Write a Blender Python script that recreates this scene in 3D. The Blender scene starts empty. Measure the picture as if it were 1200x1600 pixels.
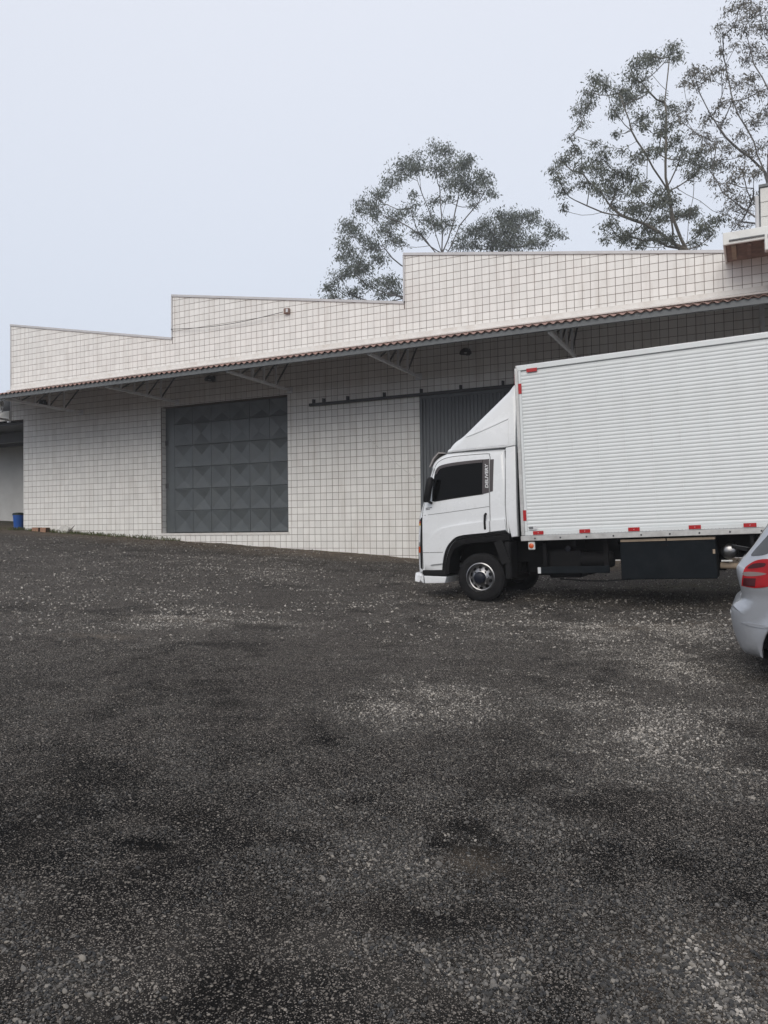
import bpy, bmesh, math, random
import numpy as np
from mathutils import Vector, Matrix
from mathutils.bvhtree import BVHTree
R = math.radians
random.seed(7)
rng = np.random.default_rng(11)
scene = bpy.context.scene
C = scene.collection

# ---------------------------------------------------------------- camera, sky, sun
cam_d = bpy.data.cameras.new('camera')
cam = bpy.data.objects.new('camera', cam_d); C.objects.link(cam)
cam.location = (0, 0, 1.6)
cam.rotation_euler = (R(90 + 1.252), R(0.67), 0)
cam_d.sensor_fit = 'VERTICAL'; cam_d.sensor_height = 36; cam_d.lens = 27
cam_d.clip_start = 0.05; cam_d.clip_end = 3000
scene.camera = cam

SUN_EL, SUN_AZ = 33, 202          # soft brightest part of the overcast, high behind the camera
world = bpy.data.worlds.new('World'); scene.world = world; world.use_nodes = True
nt = world.node_tree; nt.nodes.clear()
def WN(t, **k):
    n = nt.nodes.new(t)
    for a, b in k.items(): setattr(n, a, b)
    return n
out = WN('ShaderNodeOutputWorld'); bg = WN('ShaderNodeBackground')
sky = WN('ShaderNodeTexSky', sky_type='NISHITA', sun_disc=False)
sky.sun_elevation = R(SUN_EL); sky.sun_rotation = R(SUN_AZ); sky.dust_density = 6; sky.air_density = 1.4
sc_ = WN('ShaderNodeVectorMath', operation='SCALE'); sc_.inputs['Scale'].default_value = 0.1
tc = WN('ShaderNodeTexCoord'); sep = WN('ShaderNodeSeparateXYZ')
ramp = WN('ShaderNodeValToRGB')
ramp.color_ramp.elements[0].position = 0.0; ramp.color_ramp.elements[0].color = (0.72, 0.80, 0.935, 1)
ramp.color_ramp.elements[1].position = 0.7; ramp.color_ramp.elements[1].color = (0.865, 0.895, 0.985, 1)
cn = WN('ShaderNodeTexNoise'); cn.inputs['Scale'].default_value = 1.3; cn.inputs['Detail'].default_value = 3
cm = WN('ShaderNodeMapRange'); cm.inputs['To Min'].default_value = 0.965; cm.inputs['To Max'].default_value = 1.035
cs = WN('ShaderNodeVectorMath', operation='SCALE')
mix = WN('ShaderNodeMix', data_type='RGBA'); mix.inputs['Factor'].default_value = 0.93
L = nt.links.new
L(tc.outputs['Generated'], sep.inputs[0]); L(sep.outputs['Z'], ramp.inputs['Fac'])
L(tc.outputs['Generated'], cn.inputs['Vector']); L(cn.outputs['Fac'], cm.inputs['Value'])
L(ramp.outputs['Color'], cs.inputs[0]); L(cm.outputs['Result'], cs.inputs['Scale'])
L(sky.outputs['Color'], sc_.inputs[0])
L(sc_.outputs[0], mix.inputs['A']); L(cs.outputs[0], mix.inputs['B'])
L(mix.outputs['Result'], bg.inputs['Color']); bg.inputs['Strength'].default_value = 1.0
L(bg.outputs[0], out.inputs[0])

sun_d = bpy.data.lights.new('sun', 'SUN'); sun = bpy.data.objects.new('sun', sun_d); C.objects.link(sun)
sun_d.energy = 1.5; sun_d.angle = R(38); sun_d.color = (1.0, 0.93, 0.84)
_a = R(SUN_AZ); _sd = Vector((math.sin(_a) * math.cos(R(SUN_EL)), math.cos(_a) * math.cos(R(SUN_EL)), math.sin(R(SUN_EL))))
sun.rotation_euler = (-_sd).to_track_quat('-Z', 'Y').to_euler()
sun.location = _sd * 40

vs = scene.view_settings
vs.view_transform = 'Standard'; vs.look = 'None'; vs.exposure = 0.0; vs.gamma = 1.0; vs.use_curve_mapping = False
scene.cycles.use_denoising = True
scene.cycles.max_bounces = 8
scene.cycles.sample_clamp_indirect = 4

# ---------------------------------------------------------------- helpers
def tag(o, label=None, cat=None, group=None, kind=None):
    if label: o['label'] = label
    if cat: o['category'] = cat
    if group: o['group'] = group
    if kind: o['kind'] = kind
    return o
def empty(name, M=None):
    o = bpy.data.objects.new(name, None); C.objects.link(o); o.empty_display_size = 0.2
    if M is not None: o.matrix_world = M
    return o
def link(name, me, parent=None):
    o = bpy.data.objects.new(name, me); C.objects.link(o)
    if parent is not None: o.parent = parent
    return o
class MB:
    def __init__(s): s.v = []; s.f = []
    def add(s, V, F):
        b = len(s.v); s.v += [tuple(p) for p in V]; s.f += [tuple(i + b for i in f) for f in F]; return s
    def box(s, x0, x1, y0, y1, z0, z1):
        V = [(x, y, z) for z in (z0, z1) for y in (y0, y1) for x in (x0, x1)]
        return s.add(V, [(0,2,3,1), (4,5,7,6), (0,1,5,4), (2,6,7,3), (0,4,6,2), (1,3,7,5)])
    def bbox(s, x0, x1, y0, y1, z0, z1, b=0.01):       # box with chamfered edges
        V = []; X = (x0, x1); Y = (y0, y1); Z = (z0, z1); idx = {}
        for i in (0, 1):
            for j in (0, 1):
                for k in (0, 1):
                    p = (X[i], Y[j], Z[k]); q = (b if i == 0 else -b, b if j == 0 else -b, b if k == 0 else -b)
                    for a in range(3):
                        idx[i, j, k, a] = len(V)
                        V.append(tuple(p[c] + (0 if c == a else q[c]) for c in range(3)))
        F = []
        for a in range(3):
            o = [c for c in range(3) if c != a]
            for sd in (0, 1):
                r = []
                for (m, n) in ((0,0), (1,0), (1,1), (0,1)):
                    t = [0]*3; t[a] = sd; t[o[0]] = m; t[o[1]] = n; r.append(idx[tuple(t) + (a,)])
                F.append(r)
        for a in range(3):
            o = [c for c in range(3) if c != a]
            for m in (0, 1):
                for n in (0, 1):
                    t = [0]*3; t[o[0]] = m; t[o[1]] = n
                    t0 = list(t); t0[a] = 0; t1 = list(t); t1[a] = 1
                    F.append([idx[tuple(t0)+(o[0],)], idx[tuple(t1)+(o[0],)], idx[tuple(t1)+(o[1],)], idx[tuple(t0)+(o[1],)]])
        for i in (0, 1):
            for j in (0, 1):
                for k in (0, 1): F.append([idx[i,j,k,a] for a in range(3)])
        return s.add(V, F)
    def tube(s, pts, rad, n=6, cap=True):
        pts = [Vector(p) for p in pts]; rad = rad if hasattr(rad, '__len__') else [rad]*len(pts)
        V = []; F = []; up = None
        for i, p in enumerate(pts):
            d = (pts[min(i+1, len(pts)-1)] - pts[max(i-1, 0)])
            d = d.normalized() if d.length > 1e-9 else Vector((0,0,1))
            if up is None: up = d.orthogonal().normalized()
            up = (up - d*up.dot(d)); up = up.normalized() if up.length > 1e-6 else d.orthogonal().normalized()
            w = d.cross(up)
            for k in range(n):
                a = 2*math.pi*k/n; V.append(p + (up*math.cos(a) + w*math.sin(a))*rad[i])
        for i in range(len(pts)-1):
            for k in range(n):
                F.append((i*n+k, i*n+(k+1)%n, (i+1)*n+(k+1)%n, (i+1)*n+k))
        if cap: F.append(tuple(range(n))[::-1]); F.append(tuple((len(pts)-1)*n+k for k in range(n)))
        return s.add(V, F)
    def bar(s, a, b, w, h):                             # rectangular member from a to b
        a = Vector(a); b = Vector(b); d = (b-a).normalized(); u = Vector((0,0,1)); u = u - d*u.dot(d)
        u = u.normalized() if u.length > 1e-4 else Vector((1,0,0)); x = d.cross(u)
        V = [p + x*sx*w/2 + u*sz*h/2 for p in (a, b) for (sx, sz) in ((-1,-1), (1,-1), (1,1), (-1,1))]
        return s.add(V, [(3,2,1,0), (4,5,6,7), (0,1,5,4), (1,2,6,5), (2,3,7,6), (3,0,4,7)])
    def lathe(s, prof, n=40, axis='y', c=(0,0,0), closed=False):
        V = []; F = []; m = len(prof)
        for k in range(n):
            a = 2*math.pi*k/n; ca, sa = math.cos(a), math.sin(a)
            for (r, y) in prof:
                q = {'y': (r*ca, y, r*sa), 'z': (r*ca, r*sa, y), 'x': (y, r*ca, r*sa)}[axis]
                V.append((q[0]+c[0], q[1]+c[1], q[2]+c[2]))
        for k in range(n):
            k2 = (k+1) % n
            for i in range(m if closed else m-1):
                j = (i+1) % m; F.append((k*m+i, k*m+j, k2*m+j, k2*m+i))
        return s.add(V, F)
    def build(s, name, mat, parent=None, smooth=None, fix=True):
        me = bpy.data.meshes.new(name); me.from_pydata([tuple(v) for v in s.v], [], s.f)
        return finish(name, me, mat, parent, smooth, fix)
def finish(name, me, mat, parent=None, smooth=None, fix=True):
    if fix:
        bm = bmesh.new(); bm.from_mesh(me); bmesh.ops.remove_doubles(bm, verts=bm.verts, dist=1e-5)
        bmesh.ops.recalc_face_normals(bm, faces=bm.faces); bm.to_mesh(me); bm.free()
    if mat: me.materials.append(mat)
    if smooth is not None:
        for p in me.polygons: p.use_smooth = True
        if smooth < 180: me.set_sharp_from_angle(angle=R(smooth))
    me.update()
    return link(name, me, parent)
def box(name, mat, parent, *a, b=None):
    m = MB(); (m.bbox(*a, b=b) if b else m.box(*a)); return m.build(name, mat, parent)

# ---------------------------------------------------------------- materials
def newmat(name):
    m = bpy.data.materials.new(name); m.use_nodes = True; t = m.node_tree; t.nodes.clear()
    o = t.nodes.new('ShaderNodeOutputMaterial'); p = t.nodes.new('ShaderNodeBsdfPrincipled')
    t.links.new(p.outputs[0], o.inputs[0]); return m, t, p, o
def nn(t, typ, **k):
    n = t.nodes.new(typ)
    for a, b in k.items():
        if a.startswith('i_'): n.inputs[a[2:].replace('_', ' ')].default_value = b
        else: setattr(n, a, b)
    return n
def P(name, col, rough=0.5, metal=0.0, var=0.12, scale=6.0, bump=0.0, bscale=80.0, coat=0.0, stretch=(1,1,1), rvar=0.1, dirt=None, spec=0.5):
    m, t, p, o = newmat(name); l = t.links.new
    tcn = nn(t, 'ShaderNodeTexCoord'); mp = nn(t, 'ShaderNodeMapping'); mp.inputs['Scale'].default_value = stretch
    l(tcn.outputs['Object'], mp.inputs['Vector'])
    n1 = nn(t, 'ShaderNodeTexNoise', i_Scale=scale, i_Detail=6.0, i_Roughness=0.6); l(mp.outputs[0], n1.inputs['Vector'])
    mr = nn(t, 'ShaderNodeMapRange'); mr.inputs['From Min'].default_value = 0.3; mr.inputs['From Max'].default_value = 0.7
    mr.inputs['To Min'].default_value = 1 - var; mr.inputs['To Max'].default_value = 1 + var*0.6
    l(n1.outputs['Fac'], mr.inputs['Value'])
    sc = nn(t, 'ShaderNodeVectorMath', operation='SCALE'); sc.inputs[0].default_value = col; l(mr.outputs[0], sc.inputs['Scale'])
    src = sc.outputs[0]
    if dirt:                                            # (colour, amount, noise scale)
        n2 = nn(t, 'ShaderNodeTexNoise', i_Scale=dirt[2], i_Detail=8.0, i_Roughness=0.7); l(mp.outputs[0], n2.inputs['Vector'])
        m2 = nn(t, 'ShaderNodeMapRange'); m2.inputs['From Min'].default_value = 0.48; m2.inputs['From Max'].default_value = 0.75
        m2.inputs['To Max'].default_value = dirt[1]; l(n2.outputs['Fac'], m2.inputs['Value'])
        mx = nn(t, 'ShaderNodeMix', data_type='RGBA'); mx.inputs['B'].default_value = (*dirt[0], 1)
        l(m2.outputs[0], mx.inputs['Factor']); l(src, mx.inputs['A']); src = mx.outputs['Result']
    l(src, p.inputs['Base Color'])
    r2 = nn(t, 'ShaderNodeMapRange'); r2.inputs['To Min'].default_value = max(0.02, rough - rvar); r2.inputs['To Max'].default_value = min(1, rough + rvar)
    l(n1.outputs['Fac'], r2.inputs['Value']); l(r2.outputs[0], p.inputs['Roughness'])
    p.inputs['Metallic'].default_value = metal; p.inputs['Coat Weight'].default_value = coat; p.inputs['Coat Roughness'].default_value = 0.06
    p.inputs['Specular IOR Level'].default_value = spec
    if bump:
        nb = nn(t, 'ShaderNodeTexNoise', i_Scale=bscale, i_Detail=4.0); l(mp.outputs[0], nb.inputs['Vector'])
        b = nn(t, 'ShaderNodeBump', i_Strength=bump, i_Distance=0.01); l(nb.outputs['Fac'], b.inputs['Height']); l(b.outputs[0], p.inputs['Normal'])
    return m

def tile_mat():
    m, t, p, o = newmat('glazed_tile'); l = t.links.new
    g = nn(t, 'ShaderNodeNewGeometry'); oi = nn(t, 'ShaderNodeObjectInfo')
    a = nn(t, 'ShaderNodeMath', operation='ADD'); f = nn(t, 'ShaderNodeMath', operation='FRACT')
    l(g.outputs['Random Per Island'], a.inputs[0]); l(oi.outputs['Random'], a.inputs[1]); l(a.outputs[0], f.inputs[0])
    mr = nn(t, 'ShaderNodeMapRange'); mr.inputs['To Min'].default_value = 0.94; mr.inputs['To Max'].default_value = 1.04; l(f.outputs[0], mr.inputs['Value'])
    n1 = nn(t, 'ShaderNodeTexNoise', i_Scale=0.9, i_Detail=7.0, i_Roughness=0.65); l(g.outputs['Position'], n1.inputs['Vector'])
    mp = nn(t, 'ShaderNodeMapping'); mp.inputs['Scale'].default_value = (3.2, 3.2, 0.35); l(g.outputs['Position'], mp.inputs['Vector'])
    n2 = nn(t, 'ShaderNodeTexNoise', i_Scale=1.4, i_Detail=6.0, i_Roughness=0.6); l(mp.outputs[0], n2.inputs['Vector'])
    base = nn(t, 'ShaderNodeVectorMath', operation='SCALE'); base.inputs[0].default_value = (0.82, 0.812, 0.785); l(mr.outputs[0], base.inputs['Scale'])
    r1 = nn(t, 'ShaderNodeMapRange'); r1.inputs['From Min'].default_value = 0.5; r1.inputs['From Max'].default_value = 0.78; r1.inputs['To Max'].default_value = 0.42; l(n2.outputs['Fac'], r1.inputs['Value'])
    m1 = nn(t, 'ShaderNodeMix', data_type='RGBA'); m1.inputs['B'].default_value = (0.50, 0.46, 0.41, 1); l(r1.outputs[0], m1.inputs['Factor']); l(base.outputs[0], m1.inputs['A'])
    r2 = nn(t, 'ShaderNodeMapRange'); r2.inputs['From Min'].default_value = 0.55; r2.inputs['From Max'].default_value = 0.8; r2.inputs['To Max'].default_value = 0.13; l(n1.outputs['Fac'], r2.inputs['Value'])
    m2 = nn(t, 'ShaderNodeMix', data_type='RGBA'); m2.inputs['B'].default_value = (0.56, 0.42, 0.37, 1); l(r2.outputs[0], m2.inputs['Factor']); l(m1.outputs['Result'], m2.inputs['A'])
    # soil splashed onto the foot of the wall and rust run-off stains under fixings have shapes of their own
    n3 = nn(t, 'ShaderNodeTexNoise', i_Scale=7.0, i_Detail=8.0, i_Roughness=0.75); l(g.outputs['Position'], n3.inputs['Vector'])
    r3 = nn(t, 'ShaderNodeMapRange'); r3.inputs['From Min'].default_value = 0.66; r3.inputs['From Max'].default_value = 0.74; r3.inputs['To Max'].default_value = 0.35; l(n3.outputs['Fac'], r3.inputs['Value'])
    m3 = nn(t, 'ShaderNodeMix', data_type='RGBA'); m3.inputs['B'].default_value = (0.33, 0.25, 0.19, 1); l(r3.outputs[0], m3.inputs['Factor']); l(m2.outputs['Result'], m3.inputs['A'])
    l(m3.outputs['Result'], p.inputs['Base Color']); p.inputs['Roughness'].default_value = 0.42
    p.inputs['Specular IOR Level'].default_value = 0.35
    nb = nn(t, 'ShaderNodeTexNoise', i_Scale=38.0, i_Detail=3.0); l(g.outputs['Position'], nb.inputs['Vector'])
    b = nn(t, 'ShaderNodeBump', i_Strength=0.25, i_Distance=0.01); l(nb.outputs['Fac'], b.inputs['Height']); l(b.outputs[0], p.inputs['Normal'])
    return m

def ground_mat():
    m, t, p, o = newmat('crushed_gravel'); l = t.links.new
    g = nn(t, 'ShaderNodeNewGeometry'); pos = g.outputs['Position']
    at = lambda n: nn(t, 'ShaderNodeAttribute', attribute_name=n).outputs['Fac']
    def vor(scale):
        # cells squashed vertically never matter here: the sheet is close to flat
        v = nn(t, 'ShaderNodeTexVoronoi', i_Scale=scale, i_Randomness=1.0); l(pos, v.inputs['Vector'])
        w = nn(t, 'ShaderNodeTexWhiteNoise', noise_dimensions='3D'); l(v.outputs['Position'], w.inputs['Vector'])
        return v.outputs['Distance'], w.outputs['Value'], w.outputs['Color']
    d1, w1, c1 = vor(62.0); d2, w2, c2 = vor(150.0); d3, w3, c3 = vor(26.0)
    big = nn(t, 'ShaderNodeTexNoise', i_Scale=0.55, i_Detail=8.0, i_Roughness=0.62); l(pos, big.inputs['Vector']); big = big.outputs['Fac']
    mid = nn(t, 'ShaderNodeTexNoise', i_Scale=3.3, i_Detail=8.0, i_Roughness=0.7); l(pos, mid.inputs['Vector']); mid = mid.outputs['Fac']
    fin = nn(t, 'ShaderNodeTexNoise', i_Scale=13.0, i_Detail=7.0, i_Roughness=0.8); l(pos, fin.inputs['Vector']); fin = fin.outputs['Fac']
    def mapr(src, a, b, c, d):
        n = nn(t, 'ShaderNodeMapRange'); n.inputs['From Min'].default_value = a; n.inputs['From Max'].default_value = b
        n.inputs['To Min'].default_value = c; n.inputs['To Max'].default_value = d; l(src, n.inputs['Value']); return n.outputs[0]
    def mth(op, a, b):
        n = nn(t, 'ShaderNodeMath', operation=op)
        for i, s in enumerate((a, b)):
            if isinstance(s, (int, float)): n.inputs[i].default_value = s
            else: l(s, n.inputs[i])
        return n.outputs[0]
    def mixc(f, a, b):
        n = nn(t, 'ShaderNodeMix', data_type='RGBA')
        for k, s in (('Factor', f), ('A', a), ('B', b)):
            if isinstance(s, tuple): n.inputs[k].default_value = (*s, 1)
            elif isinstance(s, (int, float)): n.inputs[k].default_value = s
            else: l(s, n.inputs[k])
        return n.outputs['Result']
    peb, dark, dirt, moss = at('pebble'), at('dark'), at('dirt'), at('moss')
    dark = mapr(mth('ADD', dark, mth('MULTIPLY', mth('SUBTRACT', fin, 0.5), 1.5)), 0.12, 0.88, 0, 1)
    shaded_fines = mixc(mapr(mid, 0.35, 0.7, 0, 1), (0.008, 0.0082, 0.0085), (0.030, 0.027, 0.024))  # dark fines taken nearly black to carry the shade in gaps between stones
    def lin(src, k, c): return mth('MULTIPLY', mth('SUBTRACT', src, c), k)
    share = mth('ADD', mth('ADD', lin(fin, 2.0, 0.5), lin(mid, 1.4, 0.5)), mth('ADD', lin(big, 0.8, 0.5), 0.84))
    share = mth('ADD', share, mth('SUBTRACT', mth('MULTIPLY', peb, 0.62), mth('MULTIPLY', dark, 0.46)))
    share = mth('MAXIMUM', mth('MINIMUM', share, 0.92), 0.05)                # how much of the matrix is hidden by stones
    def layer(col, d, c, k, da, db, hi):
        s = nn(t, 'ShaderNodeSeparateColor'); l(c, s.inputs[0])
        has = mapr(mth('SUBTRACT', mth('MULTIPLY', share, k), s.outputs[1]), -0.02, 0.02, 0, 1)
        tone = mixc(mth('POWER', s.outputs[2], 1.25), (0.040, 0.039, 0.038), hi)
        tone = mixc(mth('MULTIPLY', s.outputs[0], 0.35), tone, mixc(0.5, tone, (0.13, 0.095, 0.07)))
        f = mth('MULTIPLY', has, mapr(d, da, db, 0.96, 0.0))
        return mixc(f, col, tone), f
    col, f2 = layer(shaded_fines, d2, c2, 1.0, 0.34, 0.52, (0.66, 0.59, 0.52))
    col, f1 = layer(col, d1, c1, 0.52, 0.30, 0.46, (0.68, 0.61, 0.53))
    col, f3 = layer(col, d3, c3, 0.06, 0.20, 0.32, (0.40, 0.375, 0.345))
    col = mixc(mth('MULTIPLY', mth('MULTIPLY', peb, peb), mapr(fin, 0.35, 0.65, 0.2, 1.0)), col, mixc(0.5, col, (0.33, 0.30, 0.265)))
    far_lift = at('far_lift'); col = mixc(mth('MULTIPLY', far_lift, mapr(fin, 0.3, 0.7, 0.25, 0.8)), col, mixc(0.55, col, (0.285, 0.256, 0.228)))  # paler ground with distance: light falloff put into the colour
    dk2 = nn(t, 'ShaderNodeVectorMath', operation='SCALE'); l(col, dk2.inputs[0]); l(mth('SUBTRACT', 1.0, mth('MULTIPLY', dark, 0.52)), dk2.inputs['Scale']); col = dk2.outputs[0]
    brown = mixc(mapr(mid, 0.3, 0.7, 0, 1), (0.17, 0.125, 0.088), (0.36, 0.295, 0.225))
    col = mixc(mth('MULTIPLY', dirt, mth('MULTIPLY', mapr(mid, 0.3, 0.6, 0.7, 1.0), mapr(fin, 0.35, 0.6, 0.55, 1.0))), col, brown)
    green = mixc(mapr(mid, 0.4, 0.6, 0, 1), (0.05, 0.06, 0.022), (0.10, 0.10, 0.04))
    col = mixc(mth('MULTIPLY', moss, mapr(mid, 0.38, 0.62, 0.1, 0.9)), col, green)
    l(col, p.inputs['Base Color']); p.inputs['Roughness'].default_value = 0.9; p.inputs['Specular IOR Level'].default_value = 0.08
    h = mth('ADD', mth('MULTIPLY', f1, 0.9), mth('ADD', mth('MULTIPLY', f2, 0.6), mth('ADD', mth('MULTIPLY', mid, 1.2), mth('MULTIPLY', fin, 2.2))))
    b = nn(t, 'ShaderNodeBump', i_Strength=1.0, i_Distance=0.022); l(h, b.inputs['Height']); l(b.outputs[0], p.inputs['Normal'])
    return m

def pebble_mat():
    m, t, p, o = newmat('pebble_stone'); l = t.links.new
    oi = nn(t, 'ShaderNodeAttribute', attribute_type='INSTANCER', attribute_name='tone'); cr = nn(t, 'ShaderNodeValToRGB'); e = cr.color_ramp.elements
    e[0].position = 0; e[0].color = (0.035, 0.036, 0.038, 1); e[1].position = 1; e[1].color = (0.42, 0.39, 0.35, 1)
    for q, c in ((0.25, (0.045, 0.044, 0.042, 1)), (0.5, (0.085, 0.079, 0.071, 1)), (0.72, (0.15, 0.142, 0.132, 1)), (0.9, (0.25, 0.228, 0.196, 1))):
        x = e.new(q); x.color = c
    l(oi.outputs['Fac'], cr.inputs[0])
    tcn = nn(t, 'ShaderNodeTexCoord'); n = nn(t, 'ShaderNodeTexNoise', i_Scale=2.5, i_Detail=4.0); l(tcn.outputs['Object'], n.inputs['Vector'])
    mr = nn(t, 'ShaderNodeMapRange'); mr.inputs['To Min'].default_value = 0.7; mr.inputs['To Max'].default_value = 1.25; l(n.outputs['Fac'], mr.inputs['Value'])
    s = nn(t, 'ShaderNodeVectorMath', operation='SCALE'); l(cr.outputs[0], s.inputs[0]); l(mr.outputs[0], s.inputs['Scale'])
    l(s.outputs[0], p.inputs['Base Color']); p.inputs['Roughness'].default_value = 0.8; p.inputs['Specular IOR Level'].default_value = 0.3
    return m

def leaf_mat(name, c0, c1):
    m, t, p, o = newmat(name); l = t.links.new
    g = nn(t, 'ShaderNodeNewGeometry'); cr = nn(t, 'ShaderNodeValToRGB'); e = cr.color_ramp.elements
    e[0].color = (*c0, 1); e[1].color = (*c1, 1); l(g.outputs['Random Per Island'], cr.inputs[0])
    l(cr.outputs[0], p.inputs['Base Color']); p.inputs['Roughness'].default_value = 0.5; p.inputs['Specular IOR Level'].default_value = 0.3
    tr = nn(t, 'ShaderNodeBsdfTranslucent'); l(cr.outputs[0], tr.inputs['Color'])
    mx = nn(t, 'ShaderNodeMixShader'); mx.inputs[0].default_value = 0.3; l(p.outputs[0], mx.inputs[1]); l(tr.outputs[0], mx.inputs[2]); l(mx.outputs[0], o.inputs[0])
    return m
def glass_mat(name, col=(0.002, 0.0022, 0.0025), rough=0.05, spec=0.12):
    m, t, p, o = newmat(name); p.inputs['Base Color'].default_value = (*col, 1); p.inputs['Roughness'].default_value = rough
    p.inputs['Specular IOR Level'].default_value = spec; return m

M = dict(
    tile=tile_mat(), ground=ground_mat(), pebble=pebble_mat(),
    grout=P('grout', (0.20, 0.16, 0.14), 0.9, var=0.5, scale=1.3),
    coping=P('coping_metal', (0.56, 0.56, 0.57), 0.45, var=0.12, dirt=((0.3, 0.28, 0.26), 0.5, 3)),
    flashing=P('flashing', (0.70, 0.68, 0.65), 0.5, var=0.08, dirt=((0.45, 0.38, 0.32), 0.5, 2.5)),
    roofclay=P('clay_red_sheet', (0.35, 0.215, 0.175), 0.8, var=0.35, scale=4, dirt=((0.10, 0.07, 0.06), 0.6, 5)),
    steelgrey=P('grey_painted_steel', (0.125, 0.135, 0.142), 0.55, var=0.15),
    bracketgrey=P('bracket_grey_paint', (0.74, 0.76, 0.78), 0.5, var=0.12),
    steeldark=P('dark_painted_steel', (0.05, 0.052, 0.056), 0.55, var=0.2),
    gate=P('gate_paint', (0.072, 0.083, 0.088), 0.33, var=0.16, scale=2.2, dirt=((0.12, 0.125, 0.12), 0.35, 3.0), rvar=0.08, spec=0.6),
    slide=P('sliding_door_paint', (0.098, 0.108, 0.118), 0.5, var=0.18, scale=3, stretch=(1, 1, 0.3)),
    plaster=P('plaster', (0.52, 0.52, 0.51), 0.85, var=0.1, scale=1.5, bump=0.2),
    skirting=P('dark_skirting_paint', (0.085, 0.09, 0.098), 0.7),
    whitemetal=P('white_painted_metal', (0.72, 0.73, 0.71), 0.45, var=0.08, dirt=((0.45, 0.43, 0.4), 0.4, 4)),
    soffit=P('brown_soffit', (0.23, 0.155, 0.128), 0.85, var=0.3, scale=5, dirt=((0.14, 0.10, 0.085), 0.6, 6)),
    siding=P('cream_siding', (0.66, 0.65, 0.62), 0.6, var=0.08),
    truckwhite=P('truck_white', (0.74, 0.76, 0.775), 0.28, var=0.03, scale=2, coat=0.5, dirt=((0.55, 0.54, 0.51), 0.2, 2.2)),
    boxalu=P('box_painted_aluminium', (0.70, 0.73, 0.735), 0.42, var=0.04, scale=1.5, dirt=((0.50, 0.50, 0.48), 0.3, 1.2)),
    rail=P('aluminium_rail', (0.55, 0.55, 0.54), 0.4, 0.55, var=0.15, scale=9, dirt=((0.28, 0.26, 0.24), 0.5, 6)),
    black=P('black_plastic', (0.012, 0.012, 0.013), 0.5, var=0.2, dirt=((0.03, 0.028, 0.026), 0.25, 4), spec=0.12),
    chassis=P('chassis_black', (0.008, 0.008, 0.009), 0.7, var=0.3, dirt=((0.02, 0.018, 0.016), 0.4, 5), spec=0.1),
    navybox=P('tool_box_paint', (0.008, 0.011, 0.014), 0.65, var=0.25, dirt=((0.022, 0.022, 0.022), 0.35, 3), spec=0.06),
    rubber=P('tyre_rubber', (0.012, 0.012, 0.013), 0.75, var=0.25, scale=12, dirt=((0.03, 0.027, 0.024), 0.4, 7), spec=0.12),
    chrome=P('chrome', (0.29, 0.29, 0.295), 0.33, 1.0, var=0.08, rvar=0.06),
    tan=P('tan_wood_strip', (0.34, 0.27, 0.20), 0.75, var=0.2),
    red=P('red_reflector', (0.42, 0.012, 0.014), 0.25, var=0.1), white=P('white_reflector', (0.62, 0.63, 0.64), 0.3, var=0.05),
    orange=P('orange_lens', (0.62, 0.10, 0.02), 0.22, var=0.1), yellow=P('yellow_stripe', (0.70, 0.42, 0.02), 0.4, var=0.05),
    redp=P('red_stripe', (0.45, 0.02, 0.02), 0.4, var=0.05),
    decal=P('dark_decal', (0.045, 0.036, 0.038), 0.35, var=0.1),
    glass=glass_mat('tinted_glass'), lens=glass_mat('clear_lens', (0.30, 0.31, 0.32), 0.08, 0.5), cl2=glass_mat('lamp_clear_field', (0.20, 0.15, 0.145), 0.15, 0.3), glass2=glass_mat('car_glass', (0.05, 0.055, 0.06), 0.06, 0.9),
    hub=P('hub_dark_blue', (0.008, 0.010, 0.018), 0.4, spec=0.25),
    line=P('shut_line', (0.16, 0.165, 0.17), 0.7),
    silver=P('silver_car_paint', (0.40, 0.42, 0.455), 0.32, 0.5, var=0.02, scale=3, coat=0.4, rvar=0.03),
    tail=P('tail_lamp_red', (0.33, 0.004, 0.008), 0.2, var=0.25, scale=14, coat=0.15, rvar=0.03, spec=0.2), taild=P('tail_lamp_dark', (0.05, 0.004, 0.007), 0.2, coat=0.1, rvar=0.03, spec=0.2),
    bluebin=P('blue_plastic', (0.010, 0.085, 0.36), 0.4, var=0.1), darkgreen=P('dark_green_lid', (0.012, 0.022, 0.016), 0.5),
    clay=P('clay_block', (0.36, 0.20, 0.125), 0.85, var=0.25, scale=12, dirt=((0.2, 0.15, 0.11), 0.5, 9)),
    board=P('broken_white_board', (0.62, 0.61, 0.58), 0.7, var=0.2, dirt=((0.22, 0.2, 0.18), 0.7, 12)),
    wood=P('weathered_stick', (0.14, 0.12, 0.10), 0.85, var=0.3),
    cable=P('cable_black', (0.05, 0.05, 0.052), 0.6), cord=P('white_cord', (0.74, 0.73, 0.71), 0.6),
    bark_a=P('grey_bark', (0.15, 0.14, 0.135), 0.9, var=0.35, scale=3, stretch=(1, 1, 0.3)),
    bark_b=P('brown_bark', (0.14, 0.125, 0.105), 0.9, var=0.35, scale=3, stretch=(1, 1, 0.3)),
    leaf_a=leaf_mat('eucalyptus_leaf', (0.085, 0.103, 0.088), (0.18, 0.20, 0.165)),
    leaf_b=leaf_mat('eucalyptus_leaf_olive', (0.088, 0.103, 0.08), (0.195, 0.205, 0.16)),
    leaf_c=leaf_mat('eucalyptus_leaf_dry', (0.11, 0.108, 0.09), (0.23, 0.21, 0.175)),
    grass=leaf_mat('weed_blade', (0.045, 0.065, 0.018), (0.14, 0.15, 0.05)),
)

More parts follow.
